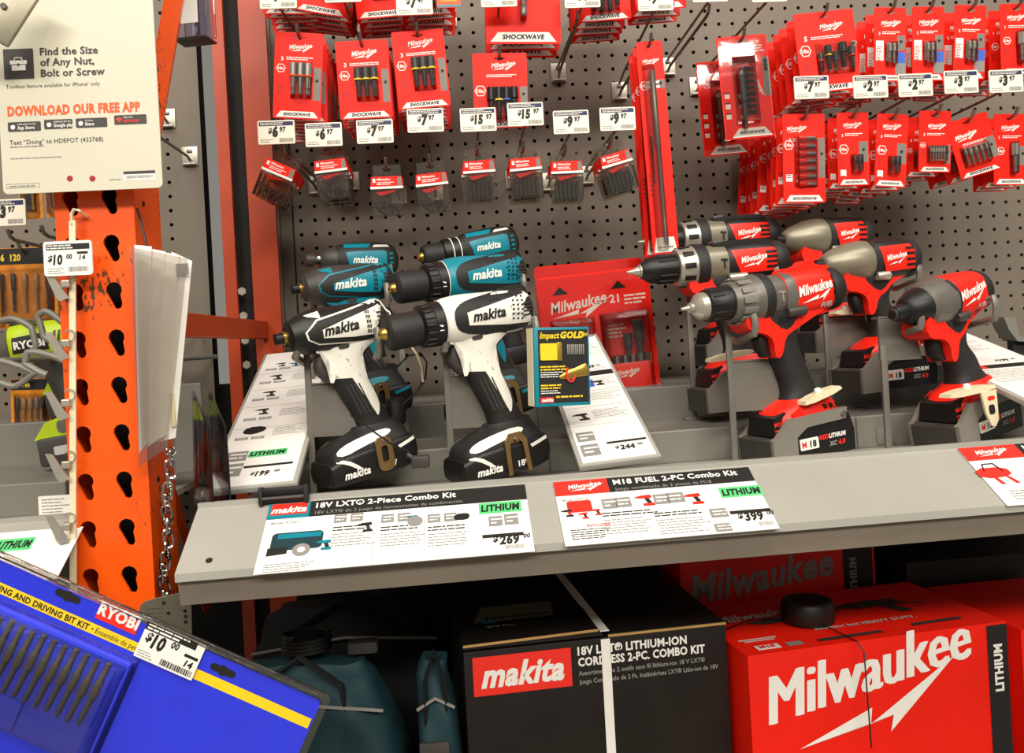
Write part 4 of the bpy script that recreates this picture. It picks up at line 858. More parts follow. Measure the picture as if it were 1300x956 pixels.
def impact_b(name, label, px, py, Y, yaw, pitch, fuel, group=None):
    AZ = 187; t = place(name, label, px, py, Y, yaw, pitch, (0, AZ), group); hx = 2
    family_b_base(t, hx, AZ, 62)
    if fuel:
        q = MB(); q.lathe([(-86, 7), (-85, 9), (-80, 10), (-66, 10), (-64, 14), (-58, 19), (-40, 25), (-34, 26)], 'black', n=28, c=(0, AZ)); q.part('nose_boot', t)
        q = MB(); q.lathe([(-88, 7.5), (-86, 8)], 'charcoal', n=18, c=(0, AZ)); q.lathe([(-88.6, 5.2), (-88, 5.4)], 'void', n=6, c=(0, AZ)); q.part('hex_chuck', t)
        q = MB(); q.lathe([(-40, 24), (-36, 29), (-14, 31.5), (0, 31)], 'gungrey', n=36, c=(0, AZ)); q.part('hammer_case', t)
    else:
        q = MB(); q.lathe([(-86, 6), (-84, 8), (-72, 8), (-71, 10)], 'black', n=20, c=(0, AZ)); q.part('hex_chuck', t)
        q = MB(); q.lathe([(-74, 9), (-72, 13), (-60, 20), (-40, 27), (-20, 30.5), (0, 30), (6, 28)], 'olivegrey', n=36, c=(0, AZ)); q.part('hammer_case', t)
    h = MB(); S = [(-6, AZ, 30, 29, 2.2), (6, AZ, 31, 29, 2.5), (40, AZ, 30, 28, 2.6), (58, AZ, 28, 27, 2.6), (64, AZ, 26, 25, 2.5)]
    sf = loft(h, 'x', S, 'redtool' if fuel else 'black', 3, 36); hs = h.part('motor_housing', t)
    h = MB(); h.lathe([(60, 27), (66, 28), (74, 26), (79, 20), (80, 10)], 'rubber', n=32, c=(0, AZ)); h.part('rear_cap', t)
    q = MB(); patch(q, [(-6, AZ-22), (-6, AZ+26), (-1, AZ+27), (6, AZ), (2, AZ-22)], sf, 1.2, 'rubber', True, 5); q.part('side_inset', t)
    if fuel:
        q = MB(); q.text('Milwaukee', 4, AZ-3, 16, 'white', -1.6, shear=.28, bold=.035, ang=.18, sq=.72, surf=sf); bolt_mark(q, 8, AZ-11, 50, 'white', -1.6, sf, .24); q.text('FUEL', 36, AZ-18, 7.5, 'inklight', -1.6, bold=.04, shear=.2, surf=sf, ang=.05); q.part('lettering', hs, smooth=0)
        q = MB(); patch(q, [(36, AZ-25), (46, AZ-23), (46, AZ-21), (36, AZ-22.5)], sf, 1, 'black', True, 10); q.part('vent', hs, smooth=0)
        q = MB(); q.prism(rrect(5, 5, 2, -2, AZ+20), -22, 22, 'black'); q.part('stud', t)
    else:
        q = MB(); patch(q, [(2, AZ+18), (56, AZ+20), (62, AZ+10), (62, AZ-16), (10, AZ-18), (6, AZ-4)], sf, 1.2, 'redtool', True, 5); pp = q.part('side_panel', t)
        q = MB(); q.text('Milwaukee', 11, AZ-3, 11, 'white', -2.2, shear=.28, bold=.03, ang=.16, sq=.7, surf=sf); bolt_mark(q, 13, AZ-9, 32, 'white', -2.2, sf, .2); q.part('lettering', pp, smooth=0)
        for i in range(4):
            q = MB(); patch(q, [(45, AZ-12+8*i), (60, AZ-12+8*i), (61, AZ-8.5+8*i), (45, AZ-8.5+8*i)], sf, 2, 'black', True, 10); q.part('vent', pp, smooth=0)
    q = MB(); q.lathe([(-4, 5.5), (-2, 6.5), (16, 6.5), (18, 5)], 'charcoal' if fuel else 'zinc', n=12, c=(-24, AZ-23)); q.part('side_lug', t)
    return t
# ------------------------------------------------------------------ display brackets: rod, plate, two cradle loops
def cradle(px, py, Y, label, plate, nose, rear, rodpx, yaw, basez, hooks=(22, 34)):
    """plate: px box of the flat plate; nose/rear: px of the cradle loops; rodpx: px x of the rod"""
    o = at(rodpx[0], rodpx[1], Y); t = thing('tool_bracket', label, 'bracket', (o.x, Y, basez), (0, 0, 0), 'grey display brackets')
    L = lambda p, dy=0: ((p.x-o.x)*1000, (p.y-Y)*1000+dy, (p.z-basez)*1000)
    H = (o.z-basez)*1000
    b = MB(); b.box((0, 0, H/2+1), (8, 5, H), 'plategrey', 1); b.part('rod', t)
    b = MB(); b.box((20, 5, 2), (70, 16, 4), 'plategrey', 1); b.part('foot', t)
    if plate:
        a = at(plate[0], plate[1], Y); c = at(plate[2], plate[3], Y); A1, C1 = L(a), L(c)
        b = MB(); b.prism([(A1[0], C1[2]), (C1[0]+plate[4], C1[2]), (C1[0], A1[2]), (A1[0], A1[2])], -2, 2, 'plategrey'); b.box(((A1[0]+C1[0])/2, 8, A1[2]), (C1[0]-A1[0], 20, 3), 'plategrey', .6); b.part('plate', t)
    for (q, w_) in ((nose, 1), (rear, 1)):
        if q is None: continue
        c = at(q[0], q[1], Y-.028); X, Y_, Z = L(c); r = q[2]
        pts = [(X+2, 52, Z-r*1.2), (X+1, 20, Z-r*1.5), (X, Y_-10, Z-r*.9)]+[(X+r*.25*math.sin(a), Y_-12-r*.2*math.sin(a), Z+r*math.cos(a)*-1) for a in [i*math.pi/6 for i in range(1, 6)]]+[(X+3, Y_-2, Z+r*.75)]
        b = MB(); b.tube(pts, 4.6, 'plategrey', 8); b.part('cradle_loop', t)
    return t
G1 = 'teal and white cordless tools'; G2 = 'red and black cordless tools'
zb = lambda px, py: at(px, py, .95).z
drill_a('cordless_drill', 'white and black cordless drill with black chuck, front row', 614, 400, 1.08, 24, .13, 'whitetool', 'ink', G1)
impact_a('impact_driver', 'white and black impact driver nearest the left sign, front row', 427, 416, 1.08, 32, .15, 'whitetool', 'ink', G1)
drill_a('cordless_drill', 'teal and black cordless drill behind the white drill', 612, 350, 1.21, 24, .11, 'teal', 'white', G1)
impact_a('impact_driver', 'teal and black impact driver behind the white impact driver', 441, 361, 1.22, 28, .08, 'teal', 'white', G1)
small_a('compact_drill', 'small teal compact drill, rear row beside the pegboard', 612, 314, 1.36, 18, .14, True, G1)
small_a('compact_driver', 'small teal compact impact driver, rear row at left', 457, 331, 1.36, 22, -.02, False, G1)
drill_b('hammer_drill', 'red and black hammer drill with grey torque ring, front row', 975, 377, 1.08, 17, .085, True, G2)
impact_b('impact_driver', 'red and black impact driver at right, front row', 1192, 382, 1.08, 23, .17, True, G2)
drill_b('hammer_drill', 'red and black drill with silver torque ring, middle row', 908, 336, 1.23, 8, .045, False, G2)
impact_b('impact_driver', 'grey-nosed red impact driver, middle row', 1100, 332, 1.22, 12, .04, False, G2)
drill_b('hammer_drill', 'red drill with silver ring behind the tall card, rear row', 908, 301, 1.40, 8, .03, False, G2)
impact_b('impact_driver', 'grey-nosed red impact driver, rear row', 1046, 301, 1.38, 10, .03, False, G2)
dz = lambda px, Y, add: L0.z-.025+math.tan(TILT)*(at(px, 400, Y).x-L0.x)+add
cradle(0, 0, 1.09, 'grey bracket with plate under the white impact driver', (389, 489, 448, 552, 10), (376, 438, 16), (478, 436, 18), (389, 440), 30, dz(389, 1.115, 0))
cradle(0, 0, 1.09, 'grey bracket with plate under the white drill', (564, 478, 612, 542, 10), (562, 430, 16), (676, 420, 16), (565, 430), 26, dz(565, 1.115, 0))
cradle(0, 0, 1.255, 'grey bracket under the teal impact driver', None, (398, 384, 14), (490, 376, 16), (392, 395), 20, dz(392, 1.255, .044))
cradle(0, 0, 1.25, 'grey bracket under the teal drill', None, (567, 372, 14), (662, 360, 10), (508, 400), 20, dz(508, 1.25, .044))
cradle(0, 0, 1.09, 'grey bracket with plate under the red hammer drill', (926, 460, 978, 520, 26), (950, 412, 15), None, (924, 415), 20, dz(924, 1.115, 0))
cradle(0, 0, 1.09, 'grey bracket with plate under the right red impact driver', (1114, 404, 1160, 456, 10), (1158, 404, 15), (1252, 392, 15), (1121, 440), 30, dz(1121, 1.115, 0))
cradle(0, 0, 1.26, 'grey bracket under the silver-ringed red drill', None, (897, 357, 13), (980, 348, 10), (874, 375), 20, dz(874, 1.26, .044))
cradle(0, 0, 1.255, 'grey bracket with plate behind the red hammer drill', (1047, 403, 1100, 454, 14), (1082, 350, 13), (1158, 347, 13), (1048, 400), 20, dz(1048, 1.255, .044))
cradle(0, 0, 1.41, 'grey bracket under the rear red impact driver', None, (1018, 318, 11), None, (1012, 340), 20, dz(1012, 1.41, .092))
cradle(0, 0, 1.40, 'grey bracket under the small teal compact driver', None, (415, 345, 11), (494, 340, 12), (436, 345), 20, dz(436, 1.40, .092))
cradle(0, 0, 1.40, 'grey bracket under the small teal compact drill', None, (580, 325, 10), None, (590, 345), 20, dz(590, 1.40, .092))
cradle(0, 0, 1.43, 'grey bracket under the rear silver-ringed red drill', None, (905, 315, 10), None, (930, 325), 20, dz(930, 1.43, .092))
# ================================================================== signs, boxes, left side
class PM:
    """flat thing with its own frame; maps a photo point to local mm on its face"""
    def __init__(s, o): s.o = o; s.M = o.matrix_world.copy(); s.I = s.M.inverted()
    def __call__(s, px, py):
        d = fw+rt*((px-CX)/F)+up*((CY-py)/F); n = s.M.col[1].xyz; O = s.M.translation
        p = CAM+d*((O-CAM).dot(n)/d.dot(n)); q = s.I @ p; return (q.x*1000, q.z*1000)
    def many(s, pts): return [s(*p) for p in pts]
def flat(name, label, cat, org, xd, zd, group=None):
    t = thing(name, label, cat, group=group); frame(t, org, xd, zd); return t, PM(t)
def mini_drill(b, x, z, s, c1='ink', c2='charcoal', y=-.5):
    b.poly([(x-.9*s, z+.35*s), (x-.3*s, z+.55*s), (x+.7*s, z+.6*s), (x+.75*s, z+.1*s), (x-.3*s, z+.1*s), (x-.9*s, z+.2*s)], y, c1)
    b.poly([(x, z+.1*s), (x+.45*s, z+.1*s), (x+.65*s, z-.6*s), (x+.2*s, z-.6*s)], y, c2); b.poly([(x-.25*s, z-.6*s), (x+.85*s, z-.6*s), (x+.85*s, z-1*s), (x-.25*s, z-1*s)], y, c1)
def badge(b, x0, z0, x1, z1, y=-.5, mt='inkgrey'):
    b.quad(x0, z0, x1, z1, y, mt); b.lines(x0+(x1-x0)*.15, x1, z0+(z1-z0)*.75, 2, (z1-z0)*.35, 'white', (z1-z0)*.14, y-.15)
def price(b, x, z, s, d, c, y=-.5):
    b.text('$', x, z+s*.25, s*.6, 'ink', y, bold=.04, shear=.2); b.text(d, x+s*.38, z, s, 'ink', y, bold=.05, shear=.15, sq=.72); b.text(c, x+s*(.42+.47*len(d)), z+s*.38, s*.5, 'ink', y, bold=.04, shear=.15, sq=.8)
def lithium(b, c, y=-.5):
    x0 = min(p[0] for p in c); x1 = max(p[0] for p in c); z0 = min(p[1] for p in c); z1 = max(p[1] for p in c)
    b.quad(x0, z0, x1, z1, y, 'green'); b.text('LITHIUM', (x0+x1)/2, z0+(z1-z0)*.22, (z1-z0)*.8, 'ink', y-.15, bold=.05, align='C', sq=min(1.4, (x1-x0)/((z1-z0)*3.6)), shear=.12)
def bounds(pts): return min(p[0] for p in pts), min(p[1] for p in pts), max(p[0] for p in pts), max(p[1] for p in pts)
# ---- signs lying on the slanted price channel
ex = Vector((math.cos(TILT), 0, math.sin(TILT))); sl = Vector((0, 88, 50)).normalized(); sl = (sl-ex*sl.dot(ex)).normalized(); nrm = sl.cross(ex).normalized()
def rail_sign(label, tl, br, band, head, subhead, head_x, logo):
    t, m_ = flat('price_sign', label, 'sign', L0-nrm*.0012, ex, sl); a = m_(*tl); c = m_(*br); x0, x1 = a[0], c[0]; z1, z0 = a[1], c[1]
    b = MB(); b.prism([(x0, z0), (x1, z0), (x1, z1), (x0, z1)], -.3, .5, 'paper'); b.part('sheet', t, smooth=0)
    b = MB(); zb_ = z1-(z1-z0)*.24; b.quad(x0, zb_, x1, z1, -.6, 'ink'); b.part('header_band', t, smooth=0)
    b = MB(); b.quad(x0, zb_, head_x(m_), z1, -.75, band)
    if band == 'teal': b.quad(x0+3, zb_+6, head_x(m_)-3, z1-1, -.85, 'inkred'); b.text('makita', (x0+head_x(m_))/2, zb_+9, 13, 'white', -1, shear=.3, bold=.04, align='C')
    else: red_logo(b, x0+15, zb_+9, 10, y=-1)
    b.part('logo_block', t, smooth=0)
    b = MB(); b.text(head, head_x(m_)+6, z1-12, 11.5, 'white', -.8, bold=.03); b.text(subhead, head_x(m_)+6, z1-22, 7, 'inkgrey', -.8); b.part('lettering', t, smooth=0)
    return t, m_, x0, z0, x1, z1
t, m_, x0, z0, x1, z1 = rail_sign('white price sign with teal logo block under the white drills', (343, 641), (679, 700), 'teal', '18V LXT\u00ae 2-Piece Combo Kit', '18V LXT\u00ae de 2 juego de herramientas de combinaci\u00f3n', lambda m: m(395, 640)[0], 0)
b = MB(); W = x1-x0
lithium(b, m_.many([(608.5, 653.5), (661, 635.5)])); price(b, *m_(626, 692), 17, '269', '00'); b.quad(m_(612, 676)[0], z0+24, m_(664, 672)[0], z0+29, -.5, 'ink'); badge(b, *m_(621, 669), *m_(637, 655)); badge(b, *m_(641, 667), *m_(657, 652))
b.lines(x0+8, x0+62, z0+12, 4, 3.2, 'inkgrey', 1.2, -.5, 3); b.text('Model XT250', x0+6, z1-33, 5, 'inkgrey', -.5, bold=.03)
for px0, px1, s_ in ((420, 466, 5), (482, 540, 6), (543, 595, 7)):
    q0 = m_(px0, 690); b.lines(q0[0], q0[0]+42, q0[1]+24, 2, 4.5, 'ink', 1.8, -.5, s_, .2); b.lines(q0[0], q0[0]+46, q0[1]+13, 5, 4.2, 'inkgrey', 1.3, -.5, s_+1); badge(b, q0[0], q0[1]+30, q0[0]+13, q0[1]+43); badge(b, q0[0]+17, q0[1]+30, q0[0]+30, q0[1]+43)
for px in (474, 538): q0 = m_(px, 680); b.quad(q0[0], z0+4, q0[0]+.5, z0+60, -.5, 'inkgrey')
b.barcode(m_(640, 690)[0], z0+6, m_(668, 690)[0], z0+12, 'inkgrey'); b.part('print', t, smooth=0)
b = MB(); q0 = m_(376, 692); b.prism(rrect(52, 26, 5, q0[0], q0[1]+6), -.7, -.5, 'tealdark'); b.quad(q0[0]-20, q0[1]+10, q0[0]+24, q0[1]+17, -.8, 'teal'); b.poly([(q0[0]-28, q0[1]-14), (q0[0]-8, q0[1]-12), (q0[0]-8, q0[1]-2), (q0[0]-28, q0[1]-3)], -.85, 'ink'); b.lathe([(-.85, 9), (-.8, 9)], 'inkgrey', n=16, axis='y', c=(q0[0]+6, q0[1]-8)); b.lathe([(-1, 4), (-.8, 4)], 'white', n=12, axis='y', c=(q0[0]+6, q0[1]-8)); mini_drill(b, q0[0]+28, q0[1]-2, 9, 'teal', 'ink', -.9); mini_drill(b, *m_(464, 668), 9); b.lathe([(-.6, 8), (-.5, 8)], 'inkgrey', n=16, axis='y', c=m_(527, 662)); mini_drill(b, *m_(524, 658), 7, 'teal'); b.prism(chaikin([(q + m_(586, 656)[0], w_ + m_(586, 656)[1]) for q, w_ in ((-9, -5), (-7, 4), (6, 5), (9, 1), (6, -6))]), -.7, -.5, 'ink'); b.part('pictures', t, smooth=0)
t, m_, x0, z0, x1, z1 = rail_sign('white price sign with red logo block in the middle of the rail', (702, 613), (990, 671), 'inkred', 'M18 FUEL 2-PC Combo Kit', 'Juego combinado de 2 piezas de M18', lambda m: m(770, 610)[0], 0)
b = MB(); lithium(b, m_.many([(916.7, 632.8), (964, 615.8)])); price(b, *m_(939, 662), 17, '399', '00'); b.quad(m_(925, 648)[0], z0+26, m_(976, 644)[0], z0+31, -.5, 'ink'); badge(b, *m_(904, 658), *m_(921, 645)); badge(b, *m_(910, 676), *m_(926, 664))
b.lines(x0+8, x0+52, z0+22, 5, 3.2, 'ink', 1.3, -.5, 3); b.text('Model 2797-22', x0+6, z1-33, 4.5, 'inkgrey', -.5, bold=.03); b.text('INCLUDES', x0+26, z0+25, 5, 'inkred', -.5, bold=.03)
for px0, s_ in ((770, 5), (838, 6)):
    q0 = m_(px0, 676); b.lines(q0[0], q0[0]+58, q0[1]+29, 2, 4, 'ink', 1.8, -.5, s_, .2); b.lines(q0[0], q0[0]+56, q0[1]+18, 6, 4, 'inkgrey', 1.3, -.5, s_+1)
for a_, c_ in (((766, 647), (781, 633)), ((783, 645), (799, 631)), ((832, 641), (847, 627)), ((849, 639), (866, 625))): badge(b, *m_(*a_), *m_(*c_))
b.barcode(m_(962, 664)[0], z0+6, m_(984, 664)[0], z0+12, 'inkgrey'); b.part('print', t, smooth=0)
b = MB(); q0 = m_(736, 645); b.prism(rrect(26, 18, 3, q0[0], q0[1]+2), -.7, -.5, 'inkred'); mini_drill(b, q0[0]-14, q0[1]-6, 7, 'ink', 'inkred', -.8); mini_drill(b, q0[0]+2, q0[1]-12, 6, 'inkred', 'ink', -.9); mini_drill(b, q0[0]+16, q0[1]-8, 6, 'inkred', 'ink', -.9); mini_drill(b, *m_(818, 634), 11, 'inkred', 'ink'); mini_drill(b, *m_(880, 632), 11, 'inkred', 'ink'); b.part('pictures', t, smooth=0)
t, m_, x0, z0, x1, z1 = rail_sign('white price sign cut by the right frame edge, red bag picture', (1215, 570), (1478, 626), 'inkred', 'M12 2-PC Combo Kit', 'Juego combinado de 2 piezas', lambda m: m(1288, 566)[0], 0)
b = MB(); q0 = m_(1262, 600); b.prism(chaikin([(q0[0]+a_, q0[1]+c_) for a_, c_ in ((-18, -10), (-20, 8), (16, 8), (18, -8))]), -.7, -.5, 'inkred'); b.tube([(q0[0]-10, -.8, q0[1]+2), (q0[0]-6, -.8, q0[1]+14), (q0[0]+6, -.8, q0[1]+14), (q0[0]+10, -.8, q0[1])], .8, 'ink', 5); b.poly([(q0[0]-6, q0[1]-8), (q0[0]-2, q0[1]-8), (q0[0]+2, q0[1]-20), (q0[0]-3, q0[1]-20)], -.75, 'inkred'); b.poly([(q0[0]+8, q0[1]-8), (q0[0]+12, q0[1]-8), (q0[0]+18, q0[1]-20), (q0[0]+13, q0[1]-20)], -.75, 'inkred'); b.part('pictures', t, smooth=0)
b = MB(); b.lines(x0+14, x0+58, z0+22, 4, 4, 'inkgrey', 1.4, -.5, 3); b.part('print', t, smooth=0)
t, m_ = flat('price_sign', 'white price sign with green block on the left bay rail', 'sign', at(100, 655, .97)-nrm*.0012, ex, sl)
a = m_(-60, 682); c = m_(72, 735); b = MB(); b.prism([(a[0], c[1]), (c[0], c[1]), (c[0], a[1]), (a[0], a[1])], -.5, .5, 'paper'); b.part('sheet', t, smooth=0); b = MB(); lithium(b, m_.many([(-10, 702), (47, 682)]), -.7); b.part('print', t, smooth=0)
# ---- tilted sign holders between the tools
def holder(label, bl, br, tl, Yb_, Yt_, w=105):
    A_ = at(*bl, Yb_); B_ = at(*br, Yb_); T_ = at(*tl, Yt_); xd = (B_-A_).normalized(); zd = T_-A_; zd = (zd-xd*zd.dot(xd)); t, m_ = flat('sign_holder', label, 'sign', A_, xd, zd.normalized())
    W, H = (B_-A_).length*1000, zd.length*1000
    b = MB(); b.box((W/2, 4, H/2), (W+6, 7, H+6), 'shelfgrey', 1.5); b.part('backing', t)
    b = MB(); b.prism([(2, 2), (W-2, 2), (W-2, H-2), (2, H-2)], -.6, .4, 'paper'); b.part('sheet', t, smooth=0)
    b = MB(); b.box((W/2, 26, H*.5), (30, 40, 4), 'steel', 1); b.part('support', t)
    return t, m_, W, H
t, m_, W, H = holder('white tool price sign holder beside the orange post', (259, 623), (374, 611), (348, 449), .99, 1.36)
b = MB(); lithium(b, m_.many([(314, 582), (366, 569)]), -.8); b.quad(m_(308, 598)[0], 0+H*.062+16, W-8, H*.062+21, -.8, 'ink'); price(b, W*.46, H*.05, 15, '199', '00', -.8); badge(b, W*.1, H*.15, W*.34, H*.21, -.8); badge(b, W*.1, H*.06, W*.34, H*.135, -.8)
for v in (.36, .52, .66, .8): b.quad(W*.03, H*v, W*.97, H*v+.6, -.8, 'inkgrey')
for v in (.315, .45, .6, .74, .86): b.lines(W*.55, W*.95, H*v+14, 5, 4.5, 'inkgrey', 1.3, -.8, int(v*50)); badge(b, W*.1, H*v-12, W*.26, H*v-5, -.8); badge(b, W*.3, H*v-12, W*.46, H*v-5, -.8)
b.part('print', t, smooth=0); b = MB()
for v in (.47, .61, .75): mini_drill(b, W*.3, H*v+6, 11, 'ink', 'charcoal', -.8)
b.prism(chaikin([(W*.15, H*.33), (W*.2, H*.37), (W*.42, H*.37), (W*.46, H*.34), (W*.3, H*.315)]), -1, -.8, 'ink'); mini_drill(b, W*.3, H*.88, 9, 'ink', 'inkgrey', -.8); mini_drill(b, W*.5, H*.87, 9, 'teal', 'ink', -.8); b.part('pictures', t, smooth=0)
t, m_, W, H = holder('white tool price sign holder under the gold impact box', (738, 590), (836, 577), (688, 432), .99, 1.36)
b = MB(); price(b, W*.5, H*.055, 15, '244', '00', -.8); b.quad(W*.42, H*.055+17, W*.95, H*.055+22, -.8, 'ink'); badge(b, W*.06, H*.13, W*.3, H*.19, -.8); badge(b, W*.06, H*.04, W*.3, H*.11, -.8); b.barcode(W*.6, H*.02, W*.95, H*.04, 'inkgrey')
for v in (.23, .36, .48, .6): b.quad(W*.03, H*v, W*.97, H*v+.6, -.8, 'inkgrey'); b.lines(W*.4, W*.95, H*(v+.1), 5, 5, 'inkgrey', 1.3, -.8, int(v*90))
b.quad(W*.03, H*.6, W*.97, H*.64, -.85, 'ink'); price(b, W*.5, H*.67, 13, '249', '00', -.8); b.lines(W*.4, W*.95, H*.9, 7, 6, 'inkgrey', 1.5, -.8, 21); b.part('print', t, smooth=0)
b = MB(); mini_drill(b, W*.22, H*.3, 12, 'ink', 'charcoal', -.8); mini_drill(b, W*.22, H*.43, 12, 'ink', 'charcoal', -.8); b.quad(W*.36, H*.51, W*.6, H*.57, -.8, 'inkblue'); mini_drill(b, W*.66, H*.54, 10, 'ink', 'charcoal', -.9); b.part('pictures', t, smooth=0)
t, m_, W, H = holder('white tool price sign holder at the right frame edge', (1312, 512), (1424, 502), (1208, 410), .99, 1.36, 110)
b = MB(); b.quad(W*.02, H*.36, W*.3, H*.4, -.8, 'inkred'); b.quad(W*.3, H*.36, W*.98, H*.4, -.8, 'ink'); b.lines(W*.1, W*.9, H*.34, 9, 6, 'inkgrey', 1.4, -.8, 5); b.lines(W*.1, W*.9, H*.9, 20, 6.5, 'inkgrey', 1.4, -.8, 6); badge(b, W*.05, H*.45, W*.25, H*.52, -.8); price(b, W*.55, H*.43, 13, '199', '00', -.8); b.part('print', t, smooth=0)
# ---- gold impact box
t = thing('impact_bit_box', 'black and teal bit box with yellow lettering before the red clamshells', 'box', at(680, 517, 1.02), (0, .03, math.radians(14))); w_, h_, d_ = 70, 94, 26
b = MB(); b.box((w_/2, d_/2, h_/2), (w_, d_, h_), 'teal', .8); b.box((-.3, d_/2+2, h_/2), (1, d_-5, h_-1), 'ivory', 0); b.part('carton', t); b = MB(); b.quad(5, 4, w_-2, h_-3, -.3, 'ink'); b.part('front_panel', t, smooth=0)
b = MB(); b.text('Impact', 7, h_-13, 10, 'yellow', -.6, shear=.25, bold=.03, sq=.85); b.text('GOLD', 33, h_-13, 10.5, 'yellow', -.6, shear=.25, bold=.05); b.text('NEW', w_-10, h_-11, 5, 'yellow', -.6, bold=.03, sq=.7); b.text('10X', 10, h_-28, 7, 'yellow', -1.0, bold=.05); b.lines(7, 42, h_-46, 2, 3.4, 'yellow', 1.7, -.6, 3); b.lines(7, 38, h_-53, 3, 2.6, 'white', 1, -.6, 4); b.lines(7, 40, h_-68, 2, 3.4, 'yellow', 1.7, -.6, 5); b.lines(7, 36, h_-75, 2, 2.6, 'white', 1, -.6, 6); b.lines(26, w_-6, h_-82, 1, 3, 'yellow', 2, -.6, 7); b.part('lettering', t, smooth=0)
b = MB(); b.quad(6, 4.5, 23, 11, -.6, 'inkred'); b.text('makita', 7.5, 6, 5.5, 'white', -.8, shear=.3, bold=.05, sq=.9); b.part('logo_block', t, smooth=0)
b = MB(); b.prism(rrect(26, 20, 2, 20, h_-29), -2.2, -.3, 'yellow'); b.box((31, -2.4, h_-29), (6, 2, 22), 'gold', .6); b.part('gold_holder_picture', t)
for i in range(9):
    b = MB(); b.box((42+2.5*i, -1, h_-27), (1.5, 1.4, 12), 'zinc', .3); b.part('bit_picture', t)
b = MB(); b.lathe([(-16, 1.5), (-6, 5), (0, 6), (4, 5.5), (14, 7), (20, 7.5), (22, 5)], 'gold', n=14, M=Matrix.Translation((46, -1.5, h_-56)) @ Matrix.Rotation(-.25, 4, 'Y') @ Matrix.Scale(.3, 4, (0, 1, 0))); b.part('tip_picture', t)
b = MB(); b.tube([(46+8*math.cos(a)*.7-2, -4.6, h_-56+9*math.sin(a)) for a in [2.2+i*.35 for i in range(12)]], 1.2, 'inkred', 6, flat=.5); b.part('arrow_picture', t)
# ---- acrylic holder with pencil, black clip
t = thing('acrylic_holder', 'clear acrylic leaflet holder left of the white price sign', 'holder', Vector((at(247, 640, 1.04).x, 1.04, zdeck(at(247, 640, 1.04).x))), (0, .1, math.radians(-62))); b = MB(); b.prism([(0, 0), (105, 0), (88, 118), (12, 150)], -1.2, 1.2, 'acrylic'); b.part('front_sheet', t, smooth=0); b = MB(); b.prism([(0, 0), (105, 0), (88, 118), (12, 150)], 16.8, 19.2, 'acrylic'); b.part('back_sheet', t, smooth=0); b = MB(); b.box((52, 9, 1), (105, 18, 2), 'acrylic'); b.box((4, 9, 60), (2, 16, 118), 'acrylic'); b.part('edge', t, smooth=0)
t = thing('pencil', 'yellow pencil standing in the acrylic holder', 'pencil', Vector((at(262, 624, 1.06).x, 1.06, zdeck(at(262, 624, 1.06).x)+.003)), (0, .14, 0)); b = MB(); b.lathe([(0, 3.6), (84, 3.6)], 'amber', n=6, axis='z'); b.part('shaft', t); b = MB(); b.lathe([(84, 3.5), (90, 3.2)], 'yellow', n=8, axis='z'); b.part('cap', t)
t = thing('sign_clip', 'black plastic clip on the shelf lip above the price sign', 'clip', at(361, 634, .945), (0, -TILT, 0)); b = MB(); b.box((0, 0, 9), (52, 8, 9), 'black', 2); b.box((0, -2, 0), (48, 6, 5), 'black', 1.5); b.part('jaw', t)
for sx in (-1, 1): b = MB(); b.box((sx*24, -1, 5), (5, 11, 19), 'rubber', 1.5); b.part('hinge', t)
b = MB(); b.tube([(-22, -6, 3), (22, -6, 3)], 2, 'charcoal', 8); b.part('pin', t)
# ---- security cable between the teal brackets
t = thing('security_cable', 'black security cable with plug hanging between the white tools', 'cable', at(520, 470, 1.12)); o = t.location
pl_ = lambda pts, Y: [tuple((at(a_, c_, Y)-o)*1000) for a_, c_ in pts]
b = MB(); b.tube(pl_([(500, 470), (518, 452), (534, 448), (542, 460), (540, 480), (528, 500), (512, 512)], 1.12), 1.2, 'black', 6); b.tube(pl_([(445, 527), (470, 545), (500, 566), (522, 574)], 1.03), 1.1, 'black', 6); b.tube(pl_([(512, 512), (505, 540), (515, 565), (524, 578)], 1.1), 1.2, 'black', 6); b.part('cord', t)
b = MB(); b.tube(pl_([(520, 437), (529, 450), (535, 465), (537, 485)], 1.115), 1.5, 'ivory', 6); b.part('cable_tie', t)
b = MB(); c = (at(502, 522, 1.13)-o)*1000; b.lathe([(-17, 10), (-14, 13), (14, 13), (17, 9)], 'black', n=18, axis='z', c=(c.x, c.y), M=Matrix.Translation((0, 0, c.z))); b.part('alarm_body', t)
b = MB(); c = (at(534, 586, 1.06)-o)*1000; b.box(tuple(c), (22, 14, 15), 'charcoal', 3); b.tube([tuple(c+Vector((-8, 0, 4))), tuple(c+Vector((-16, 0, 10)))], 3, 'charcoal', 8); b.part('plug', t)
